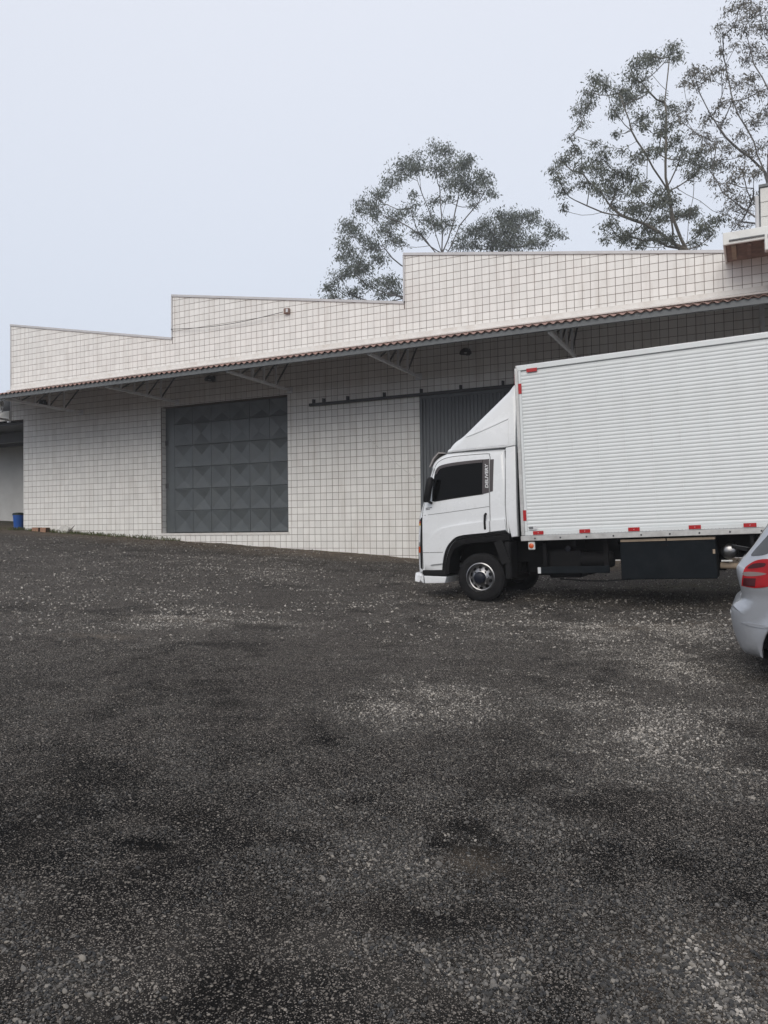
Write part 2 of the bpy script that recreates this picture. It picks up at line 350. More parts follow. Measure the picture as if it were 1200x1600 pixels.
# ---------------------------------------------------------------- ground
def vnoise(x, y, s, seed):
    x = x*s; y = y*s; xi = np.floor(x).astype(int); yi = np.floor(y).astype(int); fx = x-xi; fy = y-yi
    fx = fx*fx*(3-2*fx); fy = fy*fy*(3-2*fy)
    def h(a, b):
        n = (a*374761393 + b*668265263 + seed*974711) & 0x7fffffff
        n = ((n ^ (n >> 13))*1274126177) & 0x7fffffff
        return ((n ^ (n >> 16)) & 0xffff)/65535.0
    return (h(xi, yi)*(1-fx) + h(xi+1, yi)*fx)*(1-fy) + (h(xi, yi+1)*(1-fx) + h(xi+1, yi+1)*fx)*fy
def fbm(x, y, s, seed, o=4):
    v = 0; a = 0.5; w = 0
    for k in range(o): v = v + a*vnoise(x, y, s*2**k, seed+k); w += a; a *= 0.55
    return v/w
def gbase(x, y):
    x = np.clip(x, -26, 11); y = np.clip(y, -8, 34)
    sp = np.log1p(np.exp(-np.abs((x-2.2)*2)))/2 + np.maximum(x-2.2, 0)
    return -.047*x + .040*y + .085*sp
def gz(x, y):
    x = np.asarray(x, float); y = np.asarray(y, float)
    near = np.clip((40 - np.hypot(x, y))/10, 0, 1)
    return gbase(x, y) + near*((fbm(x, y, 0.5, 3)-.5)*0.08 + (fbm(x, y, 2.6, 9)-.5)*0.05)
YAW = R(26.053); ES = np.array([math.cos(YAW), -math.sin(YAW)]); EN = np.array([math.sin(YAW), math.cos(YAW)])   # along the wall, into the wall
W0 = np.array([0, 21.414])
def blob(x, y, cx, cy, rx, ry, ang=0.0, soft=0.5):
    c, s = math.cos(ang), math.sin(ang); dx, dy = x-cx, y-cy
    wob = 1 + (fbm(x, y, 2.2, 77)-.5)*0.9
    d = np.hypot((dx*c+dy*s)/rx, (-dx*s+dy*c)/ry)*wob
    return np.clip((1+soft-d)/(2*soft), 0, 1)
def masks(x, y):
    peb = np.clip((fbm(x, y, 0.42, 21)-.52)*3.4, 0, 0.6)*np.clip((fbm(x, y, 2.1, 5)-.28)*3, 0, 1)
    for a in ((0.50, 6.25, 0.42, 0.62), (0.05, 5.9, 0.3, 0.4), (3.7, 9.2, 0.6, 0.9), (2.8, 7.5, 0.45, 1.0), (0.3, 2.62, 0.42, 0.3), (-0.1, 2.75, 0.3, 0.18), (1.0, 2.6, 0.5, 0.5),
              (1.9, 5.4, 0.7, 1.2), (-3.2, 19.2, 1.8, 0.35), (-4.1, 18.6, 0.9, 0.4)):
        peb = np.maximum(peb, blob(x, y, *a, soft=0.9)*(0.25 + 0.95*fbm(x, y, 3.5, 8)))
    dark = np.clip((fbm(x, y, 0.6, 41)-.52)*5, 0, 0.85)*np.clip((fbm(x, y, 3.0, 15)-.3)*3, 0, 1)
    dark = np.maximum(dark, np.clip((5.6-y)/2.4, 0, 1)*np.clip((fbm(x, y, 1.6, 66)-.18)*2.2, 0, 0.9)*(1-0.75*peb))  # ground nearest the camera painted darker, standing in for lens vignette
    for a in ((-2.9, 6.2, 0.5, 0.35), (-4.4, 10.0, 1.3, 0.5), (-1.6, 9.0, 0.8, 0.5), (-1.45, 3.1, 0.35, 0.5),
              (-0.25, 6.05, 0.35, 0.2), (0.1, 2.95, 0.25, 0.15), (1.2, 3.6, 0.4, 0.6), (0.9, 4.3, 0.5, 0.3), (-0.6, 3.3, 0.3, 0.12), (3.9, 8.2, 0.7, 0.35)):
        dark = np.maximum(dark, blob(x, y, *a, soft=0.45)*(0.30 + 0.5*fbm(x, y, 4, 18)))
    dark = np.clip((dark - 0.30 + 1.9*(fbm(x, y, 4.2, 101, 3)-.5) + 1.1*(fbm(x, y, 1.4, 103, 3)-.5))*1.0, 0, 0.62)*0.72 + 0.26*np.clip((5.0-y)/2.2, 0, 1)*(1-0.8*peb)  # last term repeats the painted foreground falloff; the rest is patchy ground
    for a in ((0.345, 3.70, 0.15, 0.17), (0.43, 3.60, 0.08, 0.12), (-1.08, 3.48, 0.11, 0.06)): dark = np.maximum(dark, 1.3*blob(x, y, *a, soft=0.3))
    s = (x-W0[0])*ES[0] + (y-W0[1])*ES[1]; dn = -((x-W0[0])*EN[0] + (y-W0[1])*EN[1])       # metres in front of the wall
    wob = (fbm(x, y, 0.9, 61)-.5)*1.2
    dirt = np.clip(1.6 - np.abs(dn)/(1.6+wob*1.2), 0, 1)*np.clip(0.55 + fbm(x, y, 1.5, 33), 0, 1)
    for a in ((0.36, 3.42, 0.09, 0.09), (1.35, 2.5, 0.4, 0.35), (-2.6, 9.6, 0.5, 0.2), (-3.1, 8.3, 0.3, 0.12), (3.6, 9.7, 0.9, 0.25)):
        dirt = np.maximum(dirt, 0.42*blob(x, y, *a, soft=0.7))
    moss = np.clip(1.15 - dn/(0.75 + wob*0.6), 0, 1)*np.clip((-8.8-s)/2.5, 0, 1)*np.clip((fbm(x, y, 2.0, 52)-.25)*3, 0, 1)
    moss = np.maximum(moss, blob(x, y, 5.6, 13.2, 1.6, 0.7)*0.4)
    return np.clip(peb, 0, 1), np.clip(dark, 0, 1), np.clip(dirt, 0, 1), np.clip(moss, 0, 1), np.clip((y-4.2)/6.0, 0, 1)*np.clip(0.25 + 1.1*fbm(x, y, 0.9, 121), 0, 1)*(1-0.7*np.clip(dark, 0, 1))  # last mask grows with distance, the pale end of the painted falloff
def axis(lo, hi, fine, grow, far):
    a = list(np.arange(lo, hi+1e-6, fine)); st = fine
    while a[-1] < far: st *= grow; a.append(a[-1]+st)
    st = fine
    while a[0] > -far: st *= grow; a.insert(0, a[0]-st)
    return np.array(a)
gx = axis(-6, 5, 0.075, 1.07, 600)
gy = np.concatenate([axis(1.2, 9.0, 0.06, 1.06, 600)])
GX, GY = np.meshgrid(gx, gy); nx, ny = len(gx), len(gy)
GZ = gz(GX, GY)
me = bpy.data.meshes.new('gravel_yard')
V = np.stack([GX.ravel(), GY.ravel(), GZ.ravel()], 1)
i = np.arange(nx*ny).reshape(ny, nx)
F = np.stack([i[:-1, :-1].ravel(), i[:-1, 1:].ravel(), i[1:, 1:].ravel(), i[1:, :-1].ravel()], 1)
me.from_pydata(V.tolist(), [], F.tolist())
for n_, a_ in zip(('pebble', 'dark', 'dirt', 'moss', 'far_lift'), masks(GX.ravel(), GY.ravel())):
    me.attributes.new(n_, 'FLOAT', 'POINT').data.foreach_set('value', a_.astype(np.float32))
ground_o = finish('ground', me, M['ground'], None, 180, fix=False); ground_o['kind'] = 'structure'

# loose stones lying on the yard: nobody could count them
N = 900000
rr = (rng.random(N)*(10.5**0.75 - 1.75**0.75) + 1.75**0.75)**(1/0.75)
th = rng.uniform(-0.80, 0.80, N)
px, py = rr*np.sin(th), rr*np.cos(th)
pb, dk = masks(px, py)[:2]
keep = rng.random(N) < np.clip(0.24 + 0.75*pb - 0.45*dk + 2.0*(fbm(px, py, 5.5, 91)-.5) + 2.2*(fbm(px, py, 0.9, 95)-.5), 0.03, 1)*np.clip(1.03-0.8*dk, 0, 1)*np.clip(0.62 + 0.5*pb + 0.16*(rr-3.0), 0.6, 1)
px, py, pb = px[keep], py[keep], pb[keep]; n = len(px)
sz = np.exp(rng.normal(math.log(0.0024), 0.42, n))*(1 + 0.75*pb); sz = np.clip(sz, 0.0013, 0.012)
n2 = 170000; r2 = (rng.random(n2)*(27**0.8 - 8.5**0.8) + 8.5**0.8)**(1/0.8); t2 = rng.uniform(-0.66, 0.62, n2); x2, y2 = r2*np.sin(t2), r2*np.cos(t2)
pb2, dk2 = masks(x2, y2)[:2]; inside = ((x2-W0[0])*EN[0] + (y2-W0[1])*EN[1]) < -0.15
k2 = inside & (rng.random(n2) < np.clip(0.42 + 0.5*pb2 - 0.4*dk2 + 1.3*(fbm(x2, y2, 2.5, 91)-.5) + 0.9*(fbm(x2, y2, 0.6, 95)-.5), 0.02, 1)*np.clip((r2-8.5)/2, 0.15, 1))
x2, y2 = x2[k2], y2[k2]; s2 = np.clip(np.exp(rng.normal(math.log(0.0075), 0.4, len(x2))), 0.004, 0.022)
px = np.concatenate([px, x2]); py = np.concatenate([py, y2]); sz = np.concatenate([sz, s2]); n = len(px)
pz = gz(px, py) + sz*0.25
me = bpy.data.meshes.new('gravel_points'); me.from_pydata(np.stack([px, py, pz], 1).tolist(), [], [])
me.attributes.new('tone', 'FLOAT', 'POINT').data.foreach_set('value', np.clip(rng.random(n)*(0.80 + 0.2*np.concatenate([pb, pb2[k2]])) + 0.26*np.concatenate([pb, pb2[k2]])**2 - 0.16*np.clip((4.4-py)/1.6, 0, 1) + 0.20*np.clip((py-4.5)/4, 0, 1) + 0.06, 0, 1).astype(np.float32))  # stone tones drop near the camera and rise further off, same painted falloff
me.attributes.new('rot', 'FLOAT_VECTOR', 'POINT').data.foreach_set('vector', rng.uniform(0, 6.28, (n, 3)).astype(np.float32).ravel()*np.tile(np.array([0.12, 0.12, 1], np.float32), n))
me.attributes.new('scl', 'FLOAT_VECTOR', 'POINT').data.foreach_set('vector', (sz[:, None]*np.stack([rng.uniform(0.9, 1.5, n), rng.uniform(0.75, 1.1, n), rng.uniform(0.5, 0.8, n)], 1)).astype(np.float32).ravel())
gravel = link('gravel', me); tag(gravel, 'loose grey and pale pebbles scattered over the dark yard', 'gravel', kind='stuff')
ng = bpy.data.node_groups.new('gravel_scatter', 'GeometryNodeTree')
ng.interface.new_socket('Geometry', in_out='INPUT', socket_type='NodeSocketGeometry')
ng.interface.new_socket('Geometry', in_out='OUTPUT', socket_type='NodeSocketGeometry')
gi = ng.nodes.new('NodeGroupInput'); go = ng.nodes.new('NodeGroupOutput')
ico = ng.nodes.new('GeometryNodeMeshIcoSphere'); ico.inputs['Subdivisions'].default_value = 2; ico.inputs['Radius'].default_value = 1
spn = ng.nodes.new('GeometryNodeSetPosition'); nz = ng.nodes.new('ShaderNodeTexNoise'); nz.inputs['Scale'].default_value = 1.1
vm = ng.nodes.new('ShaderNodeVectorMath'); vm.operation = 'SUBTRACT'; vm.inputs[1].default_value = (0.5, 0.5, 0.5)
v2 = ng.nodes.new('ShaderNodeVectorMath'); v2.operation = 'SCALE'; v2.inputs['Scale'].default_value = 0.9
smt = ng.nodes.new('GeometryNodeSetMaterial'); smt.inputs['Material'].default_value = M['pebble']
iop = ng.nodes.new('GeometryNodeInstanceOnPoints')
ar = ng.nodes.new('GeometryNodeInputNamedAttribute'); ar.data_type = 'FLOAT_VECTOR'; ar.inputs['Name'].default_value = 'rot'
asn = ng.nodes.new('GeometryNodeInputNamedAttribute'); asn.data_type = 'FLOAT_VECTOR'; asn.inputs['Name'].default_value = 'scl'
gl = ng.links.new
gl(ico.outputs['Mesh'], spn.inputs['Geometry']); gl(nz.outputs['Color'], vm.inputs[0]); gl(vm.outputs[0], v2.inputs[0]); gl(v2.outputs[0], spn.inputs['Offset'])
gl(spn.outputs[0], smt.inputs['Geometry']); gl(smt.outputs[0], iop.inputs['Instance']); gl(gi.outputs[0], iop.inputs['Points'])
gl(ar.outputs[0], iop.inputs['Rotation']); gl(asn.outputs[0], iop.inputs['Scale']); gl(iop.outputs[0], go.inputs[0])
gravel.modifiers.new('scatter', 'NODES').node_group = ng

# ---------------------------------------------------------------- warehouse (local x along the facade, y into it, z up)
WM = Matrix.Translation((W0[0], W0[1], 0)) @ Matrix.Rotation(-YAW, 4, 'Z')
def wp(s, y, z): return WM @ Vector((s, y, z))                     # warehouse frame to world
def wg(s, y):                                                     # ground height at a warehouse-frame spot
    p = wp(s, y, 0); return float(gz(p.x, p.y))
wh = empty('warehouse', WM)
tag(wh, 'long low warehouse clad in white square tiles with sawtooth top and canopy', 'building')
S_END = 12.4
TEETH = [(-15.14, -7.55, 9.24, 7.83), (-7.52, 0.70, 9.23, 7.84), (0.73, 9.0, 9.19, 7.86), (9.0, S_END, 7.86, 7.86)]
OPEN = [(-8.02, -3.15, 1.52, 5.63), (-16.0, -14.5, -1.0, 5.72)]
def wall_top(s):
    for a, b, za, zb in TEETH:
        if s <= b: return za + (zb-za)*(s-a)/(b-a)
    return 7.86
brk = sorted({-15.14, -14.5, -8.02, -7.55, -7.52, -3.15, 0.70, 0.73, 9.0, S_END})
wall = MB(); T_W = 0.34
def wquad(s0, s1, za, zb, ta, tb, y):  # cell with sloping top
    wall.add([(s0, y, za), (s1, y, zb), (s1, y, tb), (s0, y, ta)], [(0, 1, 2, 3)])
for s0, s1 in zip(brk[:-1], brk[1:]):
    c = (s0+s1)/2; t = [q for q in TEETH if q[0] <= c <= q[1]] or [(s0, s1, 7.83, 7.84)]
    a, b, za, zb = t[0]; ta = za+(zb-za)*(s0-a)/(b-a); tb = za+(zb-za)*(s1-a)/(b-a)
    z = 0.2
    for o in OPEN:
        if o[0] <= c <= o[1]:
            if o[2] > 0.3: wquad(s0, s1, 0.2, 0.2, o[2], o[2], 0); wquad(s0, s1, 0.2, 0.2, o[2], o[2], T_W)
            z = o[3]
    wquad(s0, s1, z, z, ta, tb, 0); wquad(s0, s1, z, z, ta, tb, T_W)
    wall.add([(s0, 0, ta), (s1, 0, tb), (s1, T_W, tb), (s0, T_W, ta)], [(0, 1, 2, 3)])
for s_, z0_, z1_ in ((-15.14, 5.72, 9.24), (-14.5, 0.2, 5.72), (-8.02, 1.52, 5.63), (-3.15, 1.52, 5.63), (-7.53, 7.83, 9.23), (0.715, 7.85, 9.19), (S_END, 0.2, 7.86)):
    wall.add([(s_, 0, z0_), (s_, T_W, z0_), (s_, T_W, z1_), (s_, 0, z1_)], [(0, 1, 2, 3)])
for s0, s1, z in ((-15.14, -14.5, 5.72), (-8.02, -3.15, 5.63), (-8.02, -3.15, 1.52)):
    wall.add([(s0, 0, z), (s1, 0, z), (s1, T_W, z), (s0, T_W, z)], [(0, 1, 2, 3)])
wall_o = wall.build('tiled_wall', M['grout'], wh)

def clip(poly, a, b, c):     # keep a*s + b*z <= c
    out_ = []
    for k in range(len(poly)):
        p, q = poly[k], poly[(k+1) % len(poly)]; dp, dq = a*p[0]+b*p[1]-c, a*q[0]+b*q[1]-c
        if dp <= 0: out_.append(p)
        if (dp < 0 < dq) or (dq < 0 < dp):
            t = dp/(dp-dq); out_.append((p[0]+t*(q[0]-p[0]), p[1]+t*(q[1]-p[1])))
    return out_
PIT = 0.2; J = 0.005
S0, Z0_ = 0.164, 0.06
def tile_geo(mb, poly, y0=0.0, tilt=(0, 0), d=0.009):
    cx = sum(p[0] for p in poly)/len(poly); cz = sum(p[1] for p in poly)/len(poly); n = len(poly); V = []
    for (s, z) in poly: V.append((s, y0+0.001, z))
    for (s, z) in poly:
        k = 0.975; ss, zz = cx+(s-cx)*k, cz+(z-cz)*k
        V.append((ss, y0-d + tilt[0]*(ss-cx) + tilt[1]*(zz-cz), zz))
    mb.add(V, [tuple(range(n, 2*n))] + [(i, (i+1) % n, n+(i+1) % n, n+i) for i in range(n)])
full = []; rest = MB()
for j in range(int((-15.14-S0)/PIT)-1, int((S_END-S0)/PIT)+1):
    s0 = S0+j*PIT
    for k in range(2, 47):
        z0 = Z0_+k*PIT; rects = [(s0+J, s0+PIT-J, z0+J, z0+PIT-J)]
        if s0 > S_END-PIT or z0 > 9.3: continue
        if z0+PIT < wg(s0, 0)-0.1: continue
        for o in OPEN:
            nr = []
            for (a, b, c, d) in rects:
                if b <= o[0] or a >= o[1] or d <= o[2] or c >= o[3]: nr.append((a, b, c, d)); continue
                if a < o[0]: nr.append((a, o[0], c, d))
                if b > o[1]: nr.append((o[1], b, c, d))
                aa, bb = max(a, o[0]), min(b, o[1])
                if c < o[2]: nr.append((aa, bb, c, o[2]))
                if d > o[3]: nr.append((aa, bb, o[3], d))
            rects = nr
        for (a, b, c, d) in rects:
            if b < -15.13: continue
            a = max(a, -15.135)
            for (ta, tb, za, zb) in (TEETH if d > 7.75 else [(-20, 20, 9, 9)]):
                aa, bb = max(a, ta), min(b, tb)
                if bb-aa < 0.012: continue
                sl = (zb-za)/(tb-ta); poly = clip([(aa, c), (bb, c), (bb, d), (aa, d)], -sl, 1, za-sl*ta)
                if len(poly) < 3: continue
                zs = [p[1] for p in poly]
                if max(zs)-min(zs) < 0.012: continue
                cut = abs((bb-aa)*(d-c) - (PIT-2*J)**2) > 1e-5 or len(poly) != 4 or max(zs)-min(zs) < PIT-2*J-1e-4
                full.append((s0, z0)) if not cut else tile_geo(rest, poly)
# the 290 largest tiles in view are pieces of their own; the others are one joined part
vis = lambda q: 1 if (q[1] > 6.98 and q[0] < 9.5) else 0
full.sort(key=lambda q: (-vis(q), -q[0]))
protos = []
for v in range(6):
    m_ = MB(); h = PIT/2-J; tile_geo(m_, [(-h, -h), (h, -h), (h, h), (-h, h)], 0, (rng.normal(0, 0.008), rng.normal(0, 0.008)), 0.009+rng.uniform(-0.0015, 0.0015))
    me = bpy.data.meshes.new('tile'); me.from_pydata(m_.v, [], m_.f); me.materials.append(M['tile']); protos.append(me)
for q, (s0, z0) in enumerate(full):
    if q < 290:
        o = link('tile', protos[int(rng.integers(6))], wall_o); o.location = (s0+PIT/2, 0, z0+PIT/2)
    else:
        h = PIT/2-J; cx, cz = s0+PIT/2, z0+PIT/2
        tile_geo(rest, [(cx-h, cz-h), (cx+h, cz-h), (cx+h, cz+h), (cx-h, cz+h)], 0, (rng.normal(0, 0.008), rng.normal(0, 0.008)), 0.009+rng.uniform(-0.0015, 0.0015))
# tiles lining the door reveal and the corner of the left opening
for z in np.arange(1.52, 5.6, PIT):
    for y in (0.0,):
        rest.add([(-8.019, 0.008, z+J), (-8.019, T_W-0.01, z+J), (-8.019, T_W-0.01, min(z+PIT-J, 5.62)), (-8.019, 0.008, min(z+PIT-J, 5.62))], [(0, 1, 2, 3)])
        rest.v[-4:] = [(-8.012, p[1], p[2]) for p in rest.v[-4:]]
o = rest.build('tile_field', M['tile'], wall_o, fix=False); o['kind'] = 'stuff'
# smooth sill under the door
box('door_sill', M['flashing'], wh, -8.05, -3.12, -0.03, T_W, 1.455, 1.535, b=0.008)

# copings of the stepped top
for a, b, za, zb in TEETH[:3]:
    m_ = MB(); 
    for (x, z) in ((a-0.03, za), (b if b != 9.0 else 8.95, zb)): m_.v += [(x, -0.045, z-0.035), (x, T_W+0.04, z-0.035), (x, T_W+0.04, z+0.035), (x, -0.045, z+0.035)]
    m_.f += [(0, 1, 5, 4), (1, 2, 6, 5), (2, 3, 7, 6), (3, 0, 4, 7), (0, 3, 2, 1), (4, 5, 6, 7)]
    m_.build('coping', M['coping'], wh)
for s_, z0_, z1_ in ((-7.545, 7.87, 9.2), (0.705, 7.88, 9.16), (-15.155, 5.72, 9.2)):
    box('edge_trim', M['coping'], wh, s_-0.022, s_+0.02, -0.03, T_W+0.02, z0_, z1_)
# roof sheets of the three sheds behind the parapet and the end wall
for a, b, za, zb in TEETH[:3]:
    m_ = MB(); m_.add([(a, T_W, za-0.25), (b, T_W, zb-0.25), (b, 22, zb-0.25), (a, 22, za-0.25), (a, T_W, za-0.30), (b, T_W, zb-0.30), (b, 22, zb-0.30), (a, 22, za-0.30)],
        [(0, 1, 2, 3), (7, 6, 5, 4), (0, 4, 5, 1), (1, 5, 6, 2), (2, 6, 7, 3), (3, 7, 4, 0)]); m_.build('shed_roof', M['steelgrey'], wh)
    box('shed_riser', M['whitemetal'], wh, a, a+0.06, T_W, 22, 7.5, za-0.31)
box('end_wall', M['plaster'], wh, -15.12, -14.95, T_W+0.002, 22, 5.72, 7.5)

# steel gate with pressed pyramids, set back in its opening
GY_ = 0.17
gate = box('steel_gate', M['gate'], wh, -8.01, -3.16, GY_+0.115, GY_+0.14, 1.54, 5.62)
cols = [-7.62 + 0.742*i for i in range(7)]; rows = [1.56 + 0.70*i for i in range(6)] + [5.60]
cols[-1] = -3.18
def pyramid(x0, x1, z0, z1, dep):
    m_ = MB(); b = 0.014; cx, cz = (x0+x1)/2 + rng.normal(0, 0.045), (z0+z1)/2 + rng.normal(0, 0.045); y = GY_; dep *= rng.uniform(0.5, 1.05)
    o_ = [(x0, y+0.11, z0), (x1, y+0.11, z0), (x1, y+0.11, z1), (x0, y+0.11, z1)]
    f_ = [(x0+b*.3, y, z0+b*.3), (x1-b*.3, y, z0+b*.3), (x1-b*.3, y, z1-b*.3), (x0+b*.3, y, z1-b*.3)]
    e_ = [(x0+b, y-.002, z0+b), (x1-b, y-.002, z0+b), (x1-b, y-.002, z1-b), (x0+b, y-.002, z1-b)]
    V = o_ + f_ + e_ + [(cx, y-dep, cz)]
    Fq = [(i, (i+1) % 4, 4+(i+1) % 4, 4+i) for i in range(4)] + [(4+i, 4+(i+1) % 4, 8+(i+1) % 4, 8+i) for i in range(4)] + [(8+i, 8+(i+1) % 4, 12) for i in range(4)]
    m_.add(V, Fq); return m_.build('panel', M['gate'], gate, fix=False)
for i_ in range(6):
    for j_ in range(6):
        pyramid(cols[i_]+0.002, cols[i_+1]-0.002, rows[j_]+0.002, rows[j_+1]-0.002, -0.048)   # pressed inwards
box('stile', M['gate'], gate, -8.0, -7.63, GY_+0.005, GY_+0.095, 1.55, 5.61, b=0.008)
for z in (3.0, 4.4): box('hinge', M['steeldark'], gate, -8.0, -7.9, GY_-0.01, GY_+0.003, z, z+0.16)

# ribbed sliding door on its track
sd = box('sliding_door', M['slide'], wh, 1.19, 4.9, -0.07, -0.045, 0.72, 5.17)
n = 34; w_ = (4.9-1.19-0.12)/n
ribs = MB()
for k in range(n):
    x = 1.25+k*w_; h = 0.022
    prof = [(x, 0), (x+w_*.22, 0), (x+w_*.34, h), (x+w_*.80, h), (x+w_*.92, 0), (x+w_, 0)]
    V = [(a, -0.0715-b, z) for z in (0.78, 5.12) for (a, b) in prof]
    ribs.add(V, [(i_, i_+1, 7+i_, 6+i_) for i_ in range(5)])
ribs.build('ribbed_sheet', M['slide'], sd, fix=False)
box('door_frame', M['slide'], sd, 1.17, 1.25, -0.115, -0.072, 0.72, 5.19, b=0.006)
box('door_frame', M['slide'], sd, 4.84, 4.92, -0.115, -0.072, 0.72, 5.19, b=0.006)
box('door_frame', M['slide'], sd, 1.251, 4.839, -0.115, -0.072, 5.10, 5.19, b=0.006)
trk = box('door_track', M['steeldark'], wh, -2.32, 4.95, -0.16, -0.075, 5.19, 5.27, b=0.01)
for s in (-2.2, -1.86, -1.07, 0.09, 1.21, 2.35, 3.51, 4.6):
    m_ = MB(); m_.box(s-0.025, s+0.025, -0.11, -0.012, 5.27, 5.30); m_.box(s-0.025, s+0.025, -0.03, -0.011, 5.30, 5.40); m_.box(s-0.02, s+0.02, -0.13, -0.10, 5.25, 5.39)
    m_.build('track_bracket', M['steeldark'], trk)

# canopy: corrugated sheets on a grey eave beam carried by trussed brackets
def canz(y): return 5.90 + (y+3.2)*(6.72-5.90)/3.2
can = MB()
for y in (-2.0, -0.9): can.box(-15.35, S_END, y-0.03, y+0.03, canz(y)-0.14, canz(y)-0.045)
can = can.build('canopy', M['steelgrey'], wh)
box('eave_beam', M['steelgrey'], can, -15.35, S_END, -3.15, -3.05, 5.765, 5.885)
lam = 0.1767; k = 0; s = -15.35
while s < S_END-0.2:
    m_ = MB(); ncol = 48; up = 0.004*(k % 2); ov = -0.01*rng.random()
    for y in (-3.2+ov, -0.01):
        for t_ in (0, 1):
            for i_ in range(ncol+1):
                x = s+i_*(6*lam)/ncol; m_.v.append((x, y, canz(y)+0.024*math.sin(2*math.pi*(x-s)/lam+1.57)+up - t_*0.008))
    q = ncol+1
    for i_ in range(ncol):
        m_.f += [(i_, i_+1, 2*q+i_+1, 2*q+i_), (q+i_+1, q+i_, 3*q+i_, 3*q+i_+1), (i_, q+i_, q+i_+1, i_+1), (2*q+i_, 2*q+i_+1, 3*q+i_+1, 3*q+i_)]
    m_.build('roof_sheet', M['roofclay'], can, smooth=50, fix=False)
    s += 6*lam; k += 1
m_ = MB(); m_.v += [(x, y, z) for x in (-15.13, S_END) for (y, z) in ((-0.012, 6.97), (-0.012, 6.80), (-0.22, 6.75), (-0.225, 6.78), (-0.045, 6.86), (-0.035, 6.97))]
m_.f += [(i_, (i_+1) % 6, 6+(i_+1) % 6, 6+i_) for i_ in range(6)] + [tuple(range(6)), tuple(range(6, 12))[::-1]]
m_.build('flashing', M['flashing'], can)
for bs in (-15.25, -11.6, -7.35, -3.05, 1.12, 5.45, 9.75):
    br = MB().bar((bs, -0.012, 5.745), (bs, -3.03, 5.775), 0.06, 0.07).build('bracket', M['bracketgrey'], wh)
    def member(nm, a, b, w): MB().bar((bs, *a), (bs, *b), w, w).build(nm, M['bracketgrey' if nm == 'strut' else 'steelgrey'], br)
    member('top_chord', (-3.02, canz(-3.02)-0.09), (-0.013, canz(0)-0.09), 0.055)
    ys = [-3.0, -2.45, -1.9, -1.35, -0.75, -0.04]
    for q, y in enumerate(ys[:-1] if bs > -15 else []):
        member('strut', (y, 5.81), (y, canz(y)-0.12), 0.05)
        y2 = ys[q+1]; member('diagonal', (y+0.03, 5.81), (y2-0.03, canz(y2)-0.12), 0.035)
    MB().box(bs-0.09, bs+0.09, -0.03, -0.0125, 5.66, 5.83).build('foot_plate', M['bracketgrey'], br)
for s in (9.55,): 
    m_ = MB().tube([(s, -0.09, wg(s, -0.1)-0.05), (s, -0.09, 6.65)], 0.055, 12); m_.build('downpipe', M['bracketgrey'], wh, smooth=40)

# things fixed to the facade
def wall_lamp(s, z, label):
    r_ = empty('wall_lamp', WM @ Matrix.Translation((s, 0, z)))
    tag(r_, label, 'lamp', 'dark wall lamps under the canopy')
    box('mount', M['steeldark'], r_, -0.05, 0.05, -0.06, -0.0105, -0.05, 0.12)
    MB().bar((0, -0.05, 0.06), (0, -0.2, 0.05), 0.04, 0.04).build('arm', M['steeldark'], r_)
    MB().lathe([(0.0, 0.10), (0.06, 0.095), (0.12, 0.06), (0.155, 0.0), (0.16, -0.05), (0.15, -0.05), (0.11, 0.03), (0.0, 0.07)], 20, 'z', (0, -0.24, 0)).build('shade', M['steeldark'], r_, smooth=50)
    MB().lathe([(0, -0.03), (0.035, -0.02), (0.045, 0.01), (0.03, 0.04), (0, 0.06)], 12, 'z', (0, -0.24, -0.01)).build('bulb', M['white'], r_, smooth=60)
wall_lamp(-5.86, 6.32, 'dark wall lamp under the canopy above the grey pyramid-panel gate')
wall_lamp(2.56, 6.22, 'dark wall lamp under the canopy above the ribbed sliding door')
fl = empty('floodlight', WM @ Matrix.Translation((-13.3, 0, 6.2)))
tag(fl, 'small black floodlight on the wall at the left end of the canopy', 'lamp')
box('mount', M['black'], fl, -0.03, 0.03, -0.12, -0.0105, -0.08, 0.04); box('housing', M['black'], fl, -0.12, 0.12, -0.26, -0.12, -0.12, 0.10, b=0.02)
jb = empty('junction_box', WM @ Matrix.Translation((-3.1, 0, 8.11)))
tag(jb, 'small brown box high on the tiled wall with a cable running left', 'box')
box('case', M['soffit'], jb, -0.09, 0.09, -0.12, -0.0105, -0.08, 0.08, b=0.012); box('lid', M['white'], jb, 0.0, 0.07, -0.128, -0.1205, -0.05, 0.05)
pts = []
for t in np.linspace(0, 1, 14): pts.append(wp(-3.2-4.3*t, -0.13+0.02*t, 8.08-0.30*math.sin(math.pi*t*0.93)*0.45+0.06*t))
pts += [wp(-7.53-2.2*t, -0.11+6.0*t, 8.14-0.7*t) for t in (0.3, 0.7, 1.2)]
tag(MB().tube(pts, 0.010, 5).build('service_cable', M['cable'], None), 'thin black cable sagging along the upper tiles from the small brown box', 'cable')
pts = [wp(-0.47+1.46*t, -0.02-0.01*math.sin(9*t), 4.19-1.23*t-0.05*math.sin(math.pi*t)) for t in np.linspace(0, 1, 12)]
tag(MB().tube(pts, 0.008, 5).build('cord', M['cord'], None), 'white cord hanging diagonally across the tiles between gate and sliding door', 'cord')
for q, (z0, z1) in enumerate(((14.15, 14.35), (13.85, 14.0), (12.85, 12.95))):
    pts = [(-92+92*t, 68-4*t, z0+(z1-z0)*t-1.2*abs(math.sin(2*math.pi*t))) for t in np.linspace(0, 1, 32)]
    tag(MB().tube(pts, 0.02, 4).build('power_line', M['cable'], None), 'thin overhead power line in the sky left of the warehouse, %s of three' % ('highest', 'middle', 'lowest')[q], 'power line', 'overhead power lines')

